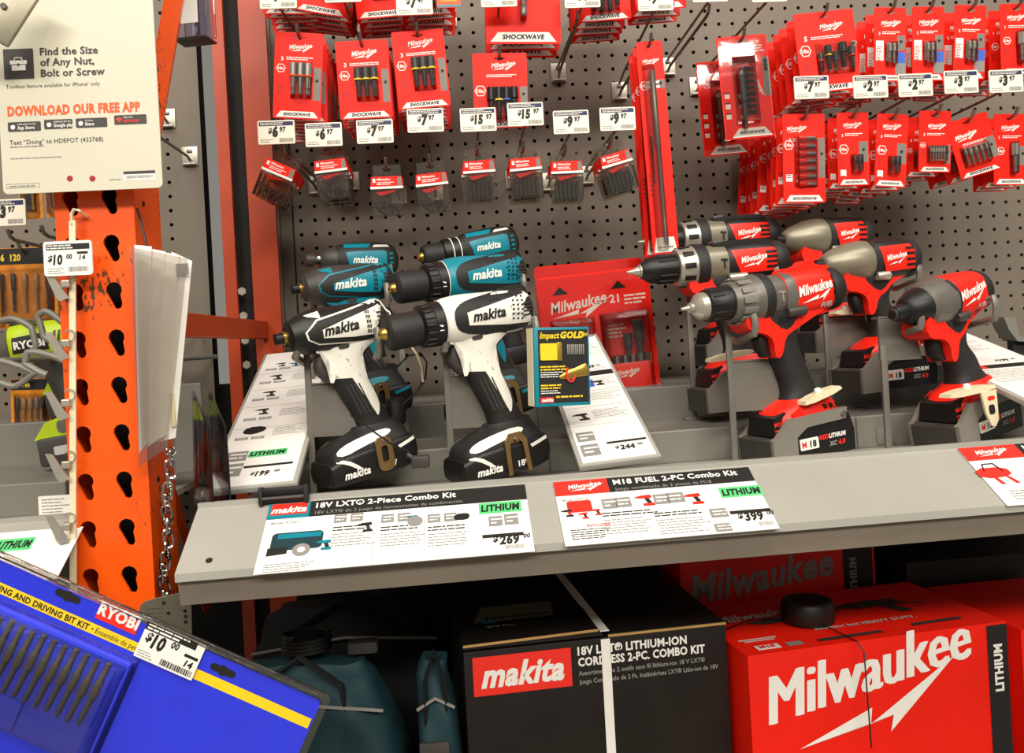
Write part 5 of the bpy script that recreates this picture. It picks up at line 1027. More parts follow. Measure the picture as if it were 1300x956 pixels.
# ---- ivory security locks on the red tools
def lock(label, px, py, Y, L, ang, yaw, tail):
    t = thing('security_lock', label, 'lock', at(px, py, Y), (0, ang, math.radians(yaw)), 'ivory security locks'); b = MB(); b.prism(chaikin([(-L/2, -4), (-L/2+4, 4), (L/2-3, 5), (L/2, -3)], 1), -9, 9, 'ivory'); b.part('bar', t)
    b = MB(); b.lathe([(4, 5), (9, 4), (10, 2)], 'white', n=10, axis='z'); b.part('stud', t)
    if tail: b = MB(); b.prism([(L/2-26, -3), (L/2-2, -3), (L/2-4, -40), (L/2-10, -48), (L/2-16, -46), (L/2-22, -30)], -10, -7, 'ivory'); b.prism(rrect(9, 12, 3, L/2-13, -26), -10.6, -10, 'dark'); b.prism(rrect(11, 5, 2, L/2-12, -12), -10.6, -10, 'inkred'); b.part('tail', t)
lock('ivory security lock below the middle-row red drill', 926, 452, 1.17, 68, -.14, 10, False); lock('ivory security lock on the front red hammer drill battery', 1040, 502, 1.06, 58, -.30, 12, False); lock('ivory security lock with tail on the right red impact driver', 1228, 497, 1.04, 74, -.10, 14, True); lock('ivory security lock on the plate behind the red hammer drill', 1073, 396, 1.24, 46, -.02, 10, False)
t = thing('end_bracket', 'grey angled bracket with dark pole at the right frame edge', 'bracket', at(1290, 440, 1.45)); b = MB(); b.box((0, 0, -40), (22, 16, 110), 'dark', 1); b.part('pole', t); b = MB(); b.prism([(-32, 52), (-12, 50), (-6, 18), (14, 12), (14, 7), (-10, 10), (-24, 30)], -20, 20, 'riser'); b.part('arm', t)
# ================================================================== upper left: paper sign, clip strip, tag, pouch, chain
t, m_ = flat('app_poster', 'cream information poster with toolbox icon on the orange post', 'sign', at(5, 247, .925), (1, 0, 0), (0, 0, 1)); c = m_(207, 236); W = c[0]
b = MB(); b.prism(rrect(W, 300, 5, W/2, 150), -1, 1, 'cream'); b.part('board', t)
Z1 = lambda x, y: m_(x*.251, y*.251)
b = MB(); b.prism(rrect(30, 31, .5, sum(q[0] for q in (Z1(25, 330), Z1(170, 320)))/2, Z1(97, 325)[1]), -1.6, -1, 'charcoal'); b.part('icon_panel', t, smooth=0)
b = MB(); q0 = Z1(98, 330); b.quad(q0[0]-7, q0[1]-6, q0[0]+7, q0[1]-.4, -1.9, 'white'); b.quad(q0[0]-8.5, q0[1]+.4, q0[0]+8.5, q0[1]+4.4, -1.9, 'white'); b.tube([(q0[0]-4, -2, q0[1]+4), (q0[0]-3.4, -2, q0[1]+7), (q0[0]+3.4, -2, q0[1]+7), (q0[0]+4, -2, q0[1]+4)], .7, 'white', 5); b.lathe([(-2.2, 1.4), (-2.1, 1.4)], 'charcoal', n=10, axis='y', c=q0); b.part('toolbox_icon', t, smooth=0)
b = MB()
for s_, (x, y), sz, bo in (('Find the Size', (205, 281), 10.6, .03), ('of Any Nut,', (207, 335), 10.6, .03), ('Bolt or Screw', (210, 390), 10.6, .03), ('Toolbox feature available for iPhone\u02bc only', (33, 450), 5.6, 0)): q0 = Z1(x, y); b.text(s_, q0[0], q0[1], sz, 'charcoal', -1.3, bold=bo, sq=1.03 if sz > 6 else 1)
q0 = Z1(52, 734); b.text('Text \u201cDoing\u201d to HDEPOT (433768)', q0[0], q0[1], 6.6, 'charcoal', -1.3, bold=.004, sq=.97); q0 = Z1(52, 738); b.lines(q0[0], q0[0]+36, q0[1]-1, 1, 2, 'inkgrey', 1.2, -1.3, 2, .05); q0 = Z1(56, 802); b.lines(q0[0], q0[0]+52, q0[1], 1, 2, 'inkgrey', 1, -1.3, 3, .05); b.part('lettering', t, smooth=0)
b = MB(); q0 = Z1(42, 588); b.text('DOWNLOAD OUR FREE APP', q0[0], q0[1], 13.4, 'inkorange', -1.3, bold=.05, sq=.735); b.part('headline', t, smooth=0)
for (xa, ya, xb, yb, s1, s2, red) in ((45, 668, 208, 618, 'AVAILABLE ON THE', 'App Store', 0), (228, 655, 368, 605, 'ANDROID APP ON', 'Google play', 0), (388, 648, 543, 593, 'Windows', 'Store', 0), (582, 632, 742, 580, 'FREE WI-FI', 'NETWORK', 1)):
    a = Z1(xa, ya); c = Z1(xb, yb); b = MB(); b.prism(rrect(c[0]-a[0], 9.6, 1, (a[0]+c[0])/2, a[1]+4.8), -1.5, -1, 'charcoal'); o = b.part('app_badge', t, smooth=0)
    b = MB(); b.text(s1, a[0]+9.5, a[1]+6.2, 2.6, 'white', -1.7, sq=.8); b.text(s2, a[0]+9.5, a[1]+1.8, 5 if not red else 4, 'inkred' if red else 'white', -1.7, sq=.8, bold=.02)
    if red: b.poly([(a[0]+5+4*math.cos(q), a[1]+3+4*math.sin(q)) for q in (.6, 1.0, 1.57, 2.1, 2.5)]+[(a[0]+5, a[1]+2)], -1.7, 'inkred')
    else: b.poly(chaikin([(a[0]+3, a[1]+2), (a[0]+7, a[1]+2), (a[0]+7.5, a[1]+6.5), (a[0]+2.6, a[1]+6.5)]), -1.7, 'white')
    b.part('badge_print', o, smooth=0)
b = MB(); a = Z1(630, 915); c = Z1(786, 862); b.quad(a[0], a[1], c[0], c[1], -1.2, 'white'); b.quad(a[0], c[1]-3, c[0], c[1], -1.4, 'charcoal'); b.barcode(a[0]+2, a[1]+2, c[0]-2, c[1]-4.5, 'inkgrey', -1.4); b.lines(a[0]-15, a[0]-2, a[1]+2, 1, 2, 'inkgrey', 1, -1.2); b.part('barcode_block', t, smooth=0)
b = MB(); a = Z1(35, 955); c = Z1(200, 928); 
for (e0, e1, e2, e3) in ((a[0], a[1], c[0], a[1]+.4), (a[0], c[1], c[0], c[1]+.4), (a[0], a[1], a[0]+.4, c[1]), (c[0], a[1], c[0]+.4, c[1])): b.quad(e0, e1, e2, e3, -1.2, 'inkgrey')
b.lines(a[0]+3, c[0]-3, c[1]-1.5, 1, 2, 'inkgrey', 1.4, -1.2); b.part('stamp_box', t, smooth=0)
for x in (356, 470): b = MB(); b.lathe([(-1.3, 3.1), (-.9, 3.1)], 'darkred', n=12, axis='y', c=Z1(x, 904)); b.part('grommet_hole', t, smooth=0)
t = thing('corner_clamp', 'blurred grey metal clamp plate over the poster top left corner', 'clamp', at(10, 15, .88), (0, .55, .2)); b = MB(); b.box((0, 0, 0), (34, 7, 62), 'olivegrey', 2); b.part('plate', t); b = MB(); b.lathe([(-6, 3), (-3, 3.2)], 'dustygrey', n=10, axis='y', c=(-4, 2)); b.part('screw', t); b = MB(); b.box((-14, 5, -38), (26, 5, 18), 'orangeshade', 1); b.part('foot', t)
t = thing('clear_tray', 'clear plastic tray corner behind the orange brace', 'tray', at(240, 20, 1.2), (0, 0, -.2)); b = MB(); b.box((0, 30, 20), (46, 3, 86), 'acrylic', 1); b.part('rear_wall', t, smooth=0); b = MB(); b.prism(rrect(50, 96, 6, 0, 16), -2, 0, 'acrylic'); b.part('front_wall', t); b = MB(); b.box((0, 14, -30), (48, 32, 3), 'charcoal', 1); b.part('base', t); b = MB(); b.box((-3, -3, 14), (34, 1, 50), 'white'); b.part('leaflet', t, smooth=0)
# clip strip
t = thing('clip_strip', 'white vertical merchandising clip strip hooked on the orange post', 'clip strip', at(97, 480, .935)); o = t.location; loc = lambda px, py, Y=.935: tuple((at(px, py, Y)-o)*1000)
b = MB(); a = loc(92, 280); c = loc(93, 760); b.prism([(a[0]-3, a[2]), (a[0]+3.4, a[2]), (c[0]+3.4, c[2]), (c[0]-3, c[2])], -1.5, 1, 'ivory'); b.part('strip', t, smooth=0)
b = MB(); b.tube([loc(92, 285), loc(91, 272), loc(94, 266), loc(100, 267), tuple(Vector(loc(102, 272))+Vector((0, 14, 0)))], 3.1, 'ivory', 8, flat=.5); b.part('top_hook', t)
for i, y in enumerate((362, 437, 512, 590, 668)):
    q0 = Vector(loc(92+i*.3, y)); q = MB(); q.prism([(q0.x-24, q0.z+14), (q0.x-17, q0.z+13), (q0.x-1, q0.z-14), (q0.x-10, q0.z-17), (q0.x-14, q0.z-12)], q0.y-9, q0.y-7, 'zinc', None); q.box((q0.x-4, q0.y-6, q0.z+1), (9, 7, 8), 'zinc', 1.5); q.part('metal_clip', t, smooth=0)
    q = MB(); q.tube([(q0.x-1+6*math.sin(a_), q0.y-5, q0.z+9+6*math.cos(a_)) for a_ in [i_*math.pi/6-.9 for i_ in range(8)]], .9, 'zinc', 6); q.part('ring', t)
tg = thing('price_tag', 'large $10.00 price tag on the white clip strip', 'price tag', at(87, 328, .925)); w_, h_ = 49, 36
b = MB(); b.prism(rrect(w_, h_, 3), -1.5, 1, 'white'); b.part('plate', tg); b = MB(); b.quad(-w_/2+3, h_/2-9, w_/2-2, h_/2-3, -1.7, 'ink'); b.lines(-w_/2+4, 6, h_/2-4, 2, 2.6, 'white', 1.3, -1.9, 3); b.part('header', tg, smooth=0)
b = MB(); price(b, -w_/2+4, -6, 14, '10', '00', -1.7); b.quad(w_/2-15, h_/2-14, w_/2-4, h_/2-11.5, -1.7, 'ink'); b.text("14", w_/2-13, -2, 7, 'ink', -1.7, bold=.03, shear=.15); b.lines(-w_/2+4, -3, -10, 3, 2.4, 'inkgrey', .8, -1.7, 4); b.part('lettering', tg, smooth=0); b = MB(); b.barcode(0, -h_/2+4, w_/2-4, -h_/2+9, 'inkgrey', -1.7); b.part('barcode', tg, smooth=0)
# plastic pouch of papers hanging at the post corner
t = thing('document_pouch', 'clear plastic pouch of folded papers hanging on the post corner', 'pouch', at(205, 320, .935)); o = t.location; loc = lambda px, py, Y=.935: tuple((at(px, py, Y)-o)*1000)
def sheet(pts, y, mt, nm, bow=0, th=.8):
    b = MB(); P4 = [loc(*p) for p in pts]; n = 10; vs = []; fs = []
    for i in range(n+1):
        v = i/n
        for j in range(5):
            u = j/4; a = Vector(P4[0])*(1-u)+Vector(P4[1])*u; c = Vector(P4[3])*(1-u)+Vector(P4[2])*u; q = a*(1-v)+c*v; q.y = y+bow*math.sin(u*math.pi)*(.4+.6*math.sin(v*3)); vs.append(tuple(q))
    nn = len(vs); vs += [(a, c+th, d) for a, c, d in vs]
    for i in range(n):
        for j in range(4): k = i*5+j; fs += [(k, k+5, k+6, k+1), (nn+k, nn+k+1, nn+k+6, nn+k+5)]
    for i in range(n):
        for k in (i*5, i*5+4): fs.append((k, nn+k, nn+k+5, k+5))
    for j in range(4): fs += [(j, j+1, nn+j+1, nn+j), (n*5+j, nn+n*5+j, nn+n*5+j+1, n*5+j+1)]
    b.add(vs, fs, mt); b.part(nm, t)
sheet([(174, 312), (196, 314), (192, 560), (180, 575)], -8, 'paper', 'paper_sheet', -5); sheet([(192, 316), (212, 320), (204, 556), (186, 570)], -5, 'white', 'paper_sheet', -5); sheet([(206, 320), (228, 324), (212, 552), (192, 565)], -2, 'paper', 'paper_sheet', -5); sheet([(217, 319), (243, 331), (222, 556), (198, 562)], 2, 'paper', 'paper_sheet', -4)
sheet([(172, 316), (244, 330), (219, 566), (184, 590)], -16, 'pouch', 'pouch_front', -4, .5)
b = MB(); q = MB(); a = loc(231, 335); b.quad(a[0]-5, a[2]-12, a[0]+8, a[2], -4, 'inkgrey'); b.part('paper_heading', t, smooth=0)
b = MB(); b.tube([loc(174, 265, .95), loc(180, 285, .94), loc(186, 312, .93)], 1.4, 'black', 6); b.part('tie', t)
b = MB(); a = loc(219, 520); b.box((a[0]+1, 2, a[2]), (4, 10, 36), 'ivory', 1); b.part('binding_edge', t)
# chain and metal hang tag
t = thing('steel_chain', 'steel link chain hanging beside the orange post', 'chain', at(216, 562, .955)); o = t.location; lk = MB(); pts = []
for i in range(16):
    a_ = 2*math.pi*i/16; pts.append((4.6*math.cos(a_), 0, 4.6*math.sin(a_)+(5.5 if math.sin(a_) > 0 else -5.5)))
lk.tube(pts, 1.55, 'chrome', 6, True); me = lk.mesh('link'); n = 13
for i in range(n):
    p = at(216-7*i/n+2*math.sin(i), 566+i*14.7, .945)-o; sub('link', me, t, p, (0, .15*math.sin(i*2), (math.pi/2 if i % 2 else .3)+.2*math.sin(i)))
b = MB(); q = (at(208, 762, .945)-o)*1000; b.lathe([(-9, 2.6), (9, 2.6), (11, 1.6)], 'chrome', n=10, axis='z', c=(q.x, q.y), M=Matrix.Translation((0, 0, q.z))); b.part('snap_hook', t)
t, m_ = flat('metal_tag', 'stamped grey metal tag hanging from the chain end', 'tag', at(210, 765, .94), (.98, .1, -.05), (.02, -.2, 1)); b = MB(); b.prism(chaikin([m_(*p) for p in ((176, 770), (186, 762), (236, 751), (243, 757), (244, 820), (178, 830))], 1), -.8, .8, 'olivegrey'); b.part('plate', t, smooth=0)
for p in ((208, 765), (214, 778), (235, 775), (236, 782), (236, 789)): b = MB(); b.lathe([(-1.2, 2), (-.7, 2)], 'dark', n=8, axis='y', c=m_(*p)); b.part('punched_hole', t, smooth=0)
b = MB(); q = m_(186, 772); b.lines(q[0], q[0]+20, q[1], 5, 5, 'dustygrey', 1.6, -1, 4); b.part('stamping', t, smooth=0)
# ---- blue drilling and driving kit
t = thing('bit_kit_clamshell', 'blue drilling and driving bit kit clamshell tilted at lower left', 'pack', at(190, 783, .86), (0, .47, -.05)); bpy.context.view_layer.update(); t_ = PM(t); m_ = t_
xl, xr = m_(-40, 700)[0], m_(372, 866)[0]+40; top = m_(190, 783)[1]
b = MB(); b.prism(rrect(xr-xl, 220, 6, (xl+xr)/2, top-110), 1, 3, 'clear'); b.part('clear_shell', t); b = MB(); b.prism(rrect(xr-xl-14, 206, 5, (xl+xr)/2, top-8-103), -1, 1, 'blue'); b.part('card', t)
K = lambda x, y: m_(x*.3, 640+y*.3)
b = MB(); ya, yb = K(280, 455)[1], K(270, 490)[1]; b.quad(xl+9, yb-1, xr-9, ya+1, -1.3, 'yellow'); b.part('yellow_stripe', t, smooth=0)
b = MB(); q = K(385, 528); b.text('SCREW DRIVING DRILLING AND DRIVING BIT KIT', q[0]-2, yb+1, 8.4, 'ink', -1.5, bold=.03, align='R', sq=.9); b.text('\u2022 Ensemble de perceuse', q[0]+1, yb+1.2, 8, 'ink', -1.5, shear=.15, sq=.82); b.part('lettering', t, smooth=0)
b = MB(); c4 = [K(425, 420), K(605, 490), K(570, 570), K(395, 490)]; bx = bounds(c4); b.quad(bx[0]+1, bx[1]+4, bx[2]-1, bx[3]-2, -1.4, 'inkred'); b.text('RYOBI', (bx[0]+bx[2])/2, bx[1]+9, 15, 'white', -1.7, bold=.045, align='C', sq=.95, shear=.05); b.part('logo_block', t, smooth=0)
for p in ((290, 388), (945, 702)): b = MB(); b.prism(rrect(26, 7, 3.4, *K(*p)), -1.6, -1, 'dark'); b.lathe([(-1.7, 5.2), (-1.1, 5.2)], 'dark', n=12, axis='y', c=K(*p)); b.part('hang_slot', t, smooth=0)
tx0, tz0 = K(0, 420)[0]-20, yb-7; b = MB(); b.box(((tx0+K(560, 700)[0])/2, -6, tz0-55), (K(560, 700)[0]-tx0, 13, 108), 'bluetray', 3); tr = b.part('tray', t)
xa = K(30, 480)[0]; q = MB(); q.lathe([(0, 2.6), (-18, 2.6), (-20, 4), (-36, 4), (-38, 2.4), (-62, 2.2), (-66, 1.2)], 'dustygrey', n=10, axis='z'); me = q.mesh('bit')
for i in range(13): sub('bit', me, tr, ((xa-22+i*11.2)*.001, -.0145, (tz0-6-(i % 3))*.001), (0, .06, 0))
q = MB(); q.box((0, 0, 0), (6, 5, 60), 'bluetray', 1.5); me = q.mesh('tray_rib')
for i in range(13): sub('tray_rib', me, tr, ((xa-16.5+i*11.2)*.001, -.0125, (tz0-40)*.001))
b = MB(); b.box((tx0+40, -13, tz0-88), (90, 8, 30), 'bluetray', 3); b.part('tray_lid', tr)
q = MB(); blister(q, tx0-4, tz0-112, K(560, 700)[0]+4, tz0+2, 26); q.part('blister', t, smooth=30)
b = MB(); b.tube([(xl+8, -2, top-2), (xr-8, -2, top-2)], 3.2, 'clear', 8); b.part('shell_rim', t)
ts, ms = flat('price_sticker', 'white $10.00 price label on the blue bit kit', 'price tag', t.matrix_world @ Vector((0, -.0035, 0)), t.matrix_world.col[0].xyz, t.matrix_world.col[2].xyz)
cs = bounds([ms(186, 784), ms(265.5, 823), ms(247.5, 866.5), ms(163.5, 832)]); b = MB(); b.prism([(cs[0]+4, cs[1]+2), (cs[2]-4, cs[1]+2), (cs[2]-4, cs[3]-2), (cs[0]+4, cs[3]-2)], -.5, .5, 'white'); b.part('label', ts, smooth=0)
b = MB(); b.quad(cs[0]+4, cs[3]-10, cs[2]-12, cs[3]-2, -.7, 'ink'); b.lines(cs[0]+6, cs[2]-16, cs[3]-3, 2, 3.6, 'white', 1.9, -.9, 3); b.part('header', ts, smooth=0)
b = MB(); price(b, cs[0]+8, cs[1]+16, 19, '10', '00', -.7); b.quad(cs[2]-20, cs[1]+21, cs[2]-6, cs[1]+24, -.7, 'ink'); b.text('14', cs[2]-17, cs[1]+12, 9, 'ink', -.7, bold=.04, shear=.15); b.lines(cs[0]+6, cs[0]+24, cs[1]+10, 3, 2.5, 'inkgrey', .8, -.7, 6); b.part('lettering', ts, smooth=0)
b = MB(); b.barcode(cs[0]+30, cs[1]+4, cs[2]-6, cs[1]+10, 'ink', -.7); b.part('barcode', ts, smooth=0)
# ================================================================== left bay tools and packs
def lime(label, px, py, Y, yaw, pitch, hz, batt=True):
    t = thing('lime_driver', label, 'power tool', at(px, py, Y), (0, -pitch, math.radians(yaw)), 'lime cordless tools')
    h = MB(); S = [(-42, 0, 24, 23, 2.2), (-36, 0, 28, 27, 2.3), (0, 0, 29, 28, 2.4), (36, -1, 28, 27, 2.4), (56, -2, 22, 21, 2.2)]; sf = loft(h, 'x', S, 'lime', 3, 32); h.part('motor_housing', t)
    q = MB(); q.lathe([(-62, 8), (-60, 14), (-50, 22), (-42, 25), (-39, 27)], 'gungrey', n=26); q.part('nose_cone', t)
    q = MB(); patch(q, [(-34, -12), (-32, 10), (12, 12), (12, -12)], sf, 1, 'ink', True, 5); pp = q.part('name_panel', t); q = MB(); q.text('RYOBI', -31, -6, 14, 'white', -2, bold=.05, sq=.95, surf=sf); q.part('lettering', pp, smooth=0)
    for i in range(4):
        q = MB(); patch(q, [(16+6*i, -10), (19+6*i, -10), (24+6*i, 12), (21+6*i, 12)], sf, 1, 'charcoal', True, 6); q.part('vent', t, smooth=0)
    g = MB(); loft(g, 'z', [(-hz, 26, 20, 16, 2.4), (-hz*.6, 18, 17, 15, 2.2), (-50, 12, 18, 15, 2.2), (-24, 10, 30, 18, 2.4)], 'charcoal', 3); g.part('handle', t)
    g = MB(); g.box((20, 0, -hz-26), (92, 60, 40), 'charcoal', 6); bp = g.part('battery', t); g = MB(); g.prism([(-28, -hz-8), (-12, -hz+14), (20, -hz+22), (58, -hz+20), (64, -hz-6)], -26, 26, 'lime'); g.part('foot', t)
    g = MB(); g.prism(rrect(18, 12, 2, 4, -hz-26), -31, -29.8, 'inklight'); g.prism(rrect(18, 12, 2, 36, -hz-26), -31, -29.8, 'inklight'); g.part('battery_label', bp, smooth=0)
    g = MB(); g.prism(rrect(26, 18, 6, 16, -hz+6), -27.5, -26, 'gungrey'); g.part('latch', t)
lime('lime cordless driver behind the price tag, upper', 53, 387, 1.38, 10, .2, 130); lime('lime cordless driver beside the clip strip, lower', 55, 434, 1.25, 12, .12, 126)
lime('lime cordless tool half hidden behind the orange post', 178, 452, 1.45, 10, 0, 60)
for i, (pts, Y, lb) in enumerate((([(0, 407), (18, 405), (40, 416), (46, 440), (30, 452)], 1.14, 'grey loop bracket left of the upper lime driver'), ([(85, 412), (60, 396), (48, 402), (56, 428), (85, 440)], 1.06, 'grey loop bracket under the upper lime driver'), ([(95, 462), (60, 450), (34, 448), (32, 462), (60, 476)], 1.02, 'grey loop bracket under the lower lime driver'), ([(0, 458), (28, 466), (44, 474), (20, 490), (0, 486)], 1.1, 'grey loop bracket at the left frame edge'))):
    o = at(*pts[0], Y); t = thing('loop_bracket', lb, 'bracket', o, group='left bay loop brackets'); b = MB(); P_ = [(at(a, c, Y)-o)*1000 for a, c in pts]; sm = resample([tuple(q) for q in P_], 4); b.tube(sm, 4, 'riser', 8); b.part('loop', t); b = MB(); e = P_[0]; b.tube([tuple(e), (e.x, (YB-Y)*1000, e.z)], 4, 'riser', 8); b.part('arm', t)
def amber(label, px, py, w, h, Y, head, txt, seed):
    t = thing('amber_pack', label, 'pack', at(px, py, Y), (0, .02*seed-.05, 0), 'amber packs in the left bay'); b = MB(); slot_card(b, w, h, 9, 'amber'); b.part('card', t, smooth=0); b = MB(); b.quad(-w/2+1, 9-h*.22, w/2-1, 8, -.8, head); b.text(txt, -w/2+4, 9-h*.17, min(13, h*.12), 'yellow', -1.1, bold=.04, sq=.8); b.part('header', t, smooth=0)
    b = MB(); blister(b, -w/2+5, 12-h, w/2-5, 5-h*.24, 14); b.part('blister', t, smooth=30)
    for i in range(5): b = MB(); driver(b, 0, 0, h*.5, 3.2, None, c=random.Random(seed+i).choice(['charcoal', 'steel', 'kraft'])); b.part('bit', t, ((-w/2+12+i*(w-24)/4)*.001, -.001, (4-h*.3)*.001))
    p = at(px, py, Y); peg_hook(Vector((p.x, Y, p.z+.003)), None, 'steel peg hook holding the '+label.split(' at ')[0].split(' in ')[0].split(' behind ')[0], Y-.02)
amber('yellow bit pack behind the poster corner', 36, 212, 34, 88, 1.35, 'ink', '20', 1); amber('narrow yellow pack behind the post edge', 66, 206, 26, 92, 1.35, 'ink', '10', 2); amber('wide amber bit pack above the lime drivers', 32, 322, 88, 110, 1.3, 'ink', '36  120', 3); amber('amber bit pack with black header below the lime drivers', 40, 488, 62, 78, 1.36, 'ink', '30  +90', 4); amber('amber bit pack at the left frame edge', -10, 325, 50, 120, 1.36, 'ink', '40', 5)
price_tag(6, 270, 1.18, '3', '97', 'at the left frame edge', 5)
for i, (hx, hy) in enumerate(((62, 300), (20, 305), (88, 306))): p = at(hx, hy, 1.2); peg_hook(p, None, '%s empty steel peg hook left of the orange post' % ('first', 'second', 'third')[i], 1.18)
for hx, hy, lb in ((196, 140, 'empty peg hook seen right of the poster'), (226, 190, 'empty peg hook seen beside the rear orange post')): p = at(hx, hy, 1.52); peg_hook(p, None, lb, 1.42)
t = thing('info_card', 'small printed white card below the lime battery', 'card', at(72, 642, 1.12)); b = MB(); b.prism(rrect(44, 26, 1), -.5, .5, 'paper'); b.part('sheet', t, smooth=0); b = MB(); b.lines(-18, 18, 9, 5, 4, 'inkgrey', 1.2, -.8, 5); b.part('print', t, smooth=0)
# ================================================================== boxes and bags below
def carton(name, label, px, py, Y, yaw, w, d, h, mt, grp=None):
    p = at(px, py, Y); t = thing(name, label, 'box', p, (0, 0, math.radians(yaw)), grp); b = MB(); b.box((w/2, d/2, -h/2), (w, d, h), mt, 1.5); b.part('carton', t); return t, p
HB = 1500-800
t, p = carton('tool_carton', 'black cordless kit carton with red logo and white strap', 588, 829, 1.0, 4.5, 322, 300, 0, 'boxblack') if False else (None, None)
p = at(588, 829, 1.0); h = (p.z-.80)*1000; t = thing('tool_carton', 'black cordless kit carton with red logo and white strap', 'box', p, (0, 0, math.radians(5.5))); W, D = 318, 300
b = MB(); b.box((W/2, D/2, -h/2), (W, D, h), 'boxblack', 1.5); b.part('carton', t)
b = MB(); b.add([(0, -1, 3), (166, -1, 3), (166, D*.55, 3), (0, D*.55, 3), (0, -2, 9), (160, -2, 12), (166, D*.55, 6), (0, D*.55, 6)], [(0, 1, 5, 4), (4, 5, 6, 7), (1, 2, 6, 5), (3, 0, 4, 7), (2, 3, 7, 6)], 'boxblack'); b.add([(0, -2.4, 6), (160, -2.4, 9), (160, -2.4, 12), (0, -2.4, 9)], [(0, 1, 2, 3)], 'kraft'); b.part('left_flap', t, smooth=0)
b = MB(); b.box((W*.77, D*.28, 2), (W*.46, D*.55, 3), 'boxblack', .8); b.box((W*.77, -.8, 2), (W*.46, 1.4, 2.6), 'kraft'); b.part('right_flap', t, smooth=0)
b = MB(); x0, x1 = 10, 126; b.quad(x0, -52, x1, -7, -.6, 'inkred'); b.text('makita', (x0+x1)/2, -42, 38, 'white', -1, shear=.3, bold=.04, align='C', sq=.9); b.part('logo_block', t, smooth=0)
b = MB(); b.text('18V LXT\u00ae LITHIUM-ION', 134, -17, 13.5, 'white', -.8, bold=.035, sq=.9); b.text('CORDLESS 2-PC. COMBO KIT', 134, -30, 13.5, 'white', -.8, bold=.035, sq=.84); b.text('Assortiment de 2 outils sans fil lithium-ion 18 V LXT\u00ae', 134, -41, 7.5, 'inkgrey', -.8, bold=.02, sq=.9); b.text('Juego Combinado de 2 Ps. Inal\u00e1mbricas LXT\u00ae Litio-ion de 18V', 134, -51, 7.5, 'inkgrey', -.8, bold=.02, sq=.86); b.part('lettering', t, smooth=0)
b = MB(); b.box((168, -1.6, -h/2+2), (11, 1, h-6), 'white'); b.part('strap', t, smooth=0) ; b = MB(); b.box((168, D/2, 8), (11, D, 1), 'white'); b.part('strap', t, smooth=0)
b = MB(); b.add([(20, 70, 9.5), (120, 70, 10.5), (130, 135, 8.6), (36, 135, 8.2)], [(0, 1, 2, 3)], 'olivegrey'); b.part('shipping_label', t, smooth=0)
b = MB()
for i in range(16): x = 36+i*5.2; b.add([(x, 76, 10.9), (x+2.6, 76, 10.9), (x+3, 86, 10.7), (x+.4, 86, 10.7)], [(0, 1, 2, 3)], 'ink')
b.part('label_barcode', t, smooth=0)
M90 = Matrix.Translation((34, 46, 10.9)) @ Matrix.Rotation(-math.pi/2, 4, 'X'); b = MB(); b.text('Grip Max', 0, 0, 9, 'inklight', 0, M=M90); b.box((5, 0, 22), (18, .4, 9), 'teal', 0, M90); b.part('flap_print', t, smooth=0)
# red carton with puck
p = at(949, 833, 1.0); h = (p.z-.80)*1000; t = thing('tool_carton', 'red cordless tool carton with white lettering and black puck lock', 'box', p, (0, 0, math.radians(8.5))); W, D = 352, 190
b = MB(); b.box((W/2, D/2, -h/2), (W, D, h), 'boxred', 1.5); b.part('carton', t)
b = MB(); b.quad(W-30, -h+4, W-1, -3, -.6, 'ink'); b.part('black_band', t, smooth=0)
b = MB(); [b.text('Milwaukee', 22+1.7*i, -84, 80, 'white', -.8-.08*i, shear=.28, ang=.17, sq=.82) for i in range(4)]; bolt_mark(b, 60, -118, 230, 'white', -.8, None, .22); b.text('RED', W-10, -h+60, 16, 'inkred', -.9, bold=.05, ang=math.pi/2); b.text('LITHIUM', W-10, -86, 16, 'white', -.9, bold=.05, ang=math.pi/2, sq=.92); b.part('lettering', t, smooth=0)
T0 = lambda x, y: Matrix.Translation((x, y, 1)) @ Matrix.Rotation(-math.pi/2, 4, 'X')
b = MB(); b.text('Milwaukee', 0, 0, 34, 'inklight', -.2, shear=.28, bold=.03, ang=.1, sq=.8, M=T0(16, 110)); b.text('Nothing but HEAVY DUTY.', 0, 0, 12, 'inklight', -.2, bold=.03, M=T0(118, 48)); b.text('M18', 0, 0, 11, 'inkred', -.6, bold=.05, M=T0(24, 14)); b.box((13, 0, 4), (30, .4, 13), 'white', 0, T0(22, 13)); b.box((44, 0, 4), (20, .4, 11), 'inkgrey', 0, T0(26, 13)); b.lines(18, 70, 44, 3, 5, 'inklight', 2.2, 0, 3) if False else None
for i in range(2): b.box((36, 0, 46-6*i), (50-10*i, .4, 2.6), 'inklight', 0, T0(0, 0))
b.part('top_lettering', t, smooth=0)
b = MB()
def drawn(b, x, y, s, M_): b.poly([(x-s, y+.1*s), (x-.5*s, y+.3*s), (x+.6*s, y+.32*s), (x+.7*s, y-.1*s), (x-.4*s, y-.1*s)], -.25, 'charcoal', M_); b.poly([(x+.1*s, y-.1*s), (x+.4*s, y-.1*s), (x+.6*s, y-.6*s), (x+.3*s, y-.6*s)], -.25, 'charcoal', M_)
drawn(b, 90, 95, 44, T0(0, 0)); drawn(b, 240, 110, 60, T0(0, 0)); b.poly([(100, 12), (190, 14), (188, 22), (102, 20)], -.25, 'charcoal', T0(0, 0)); b.poly([(236, 22), (310, 24), (308, 32), (238, 30)], -.25, 'charcoal', T0(0, 0)); b.part('top_pictures', t, smooth=0)
MW = Matrix.Translation(t.location) @ t.rotation_euler.to_matrix().to_4x4()
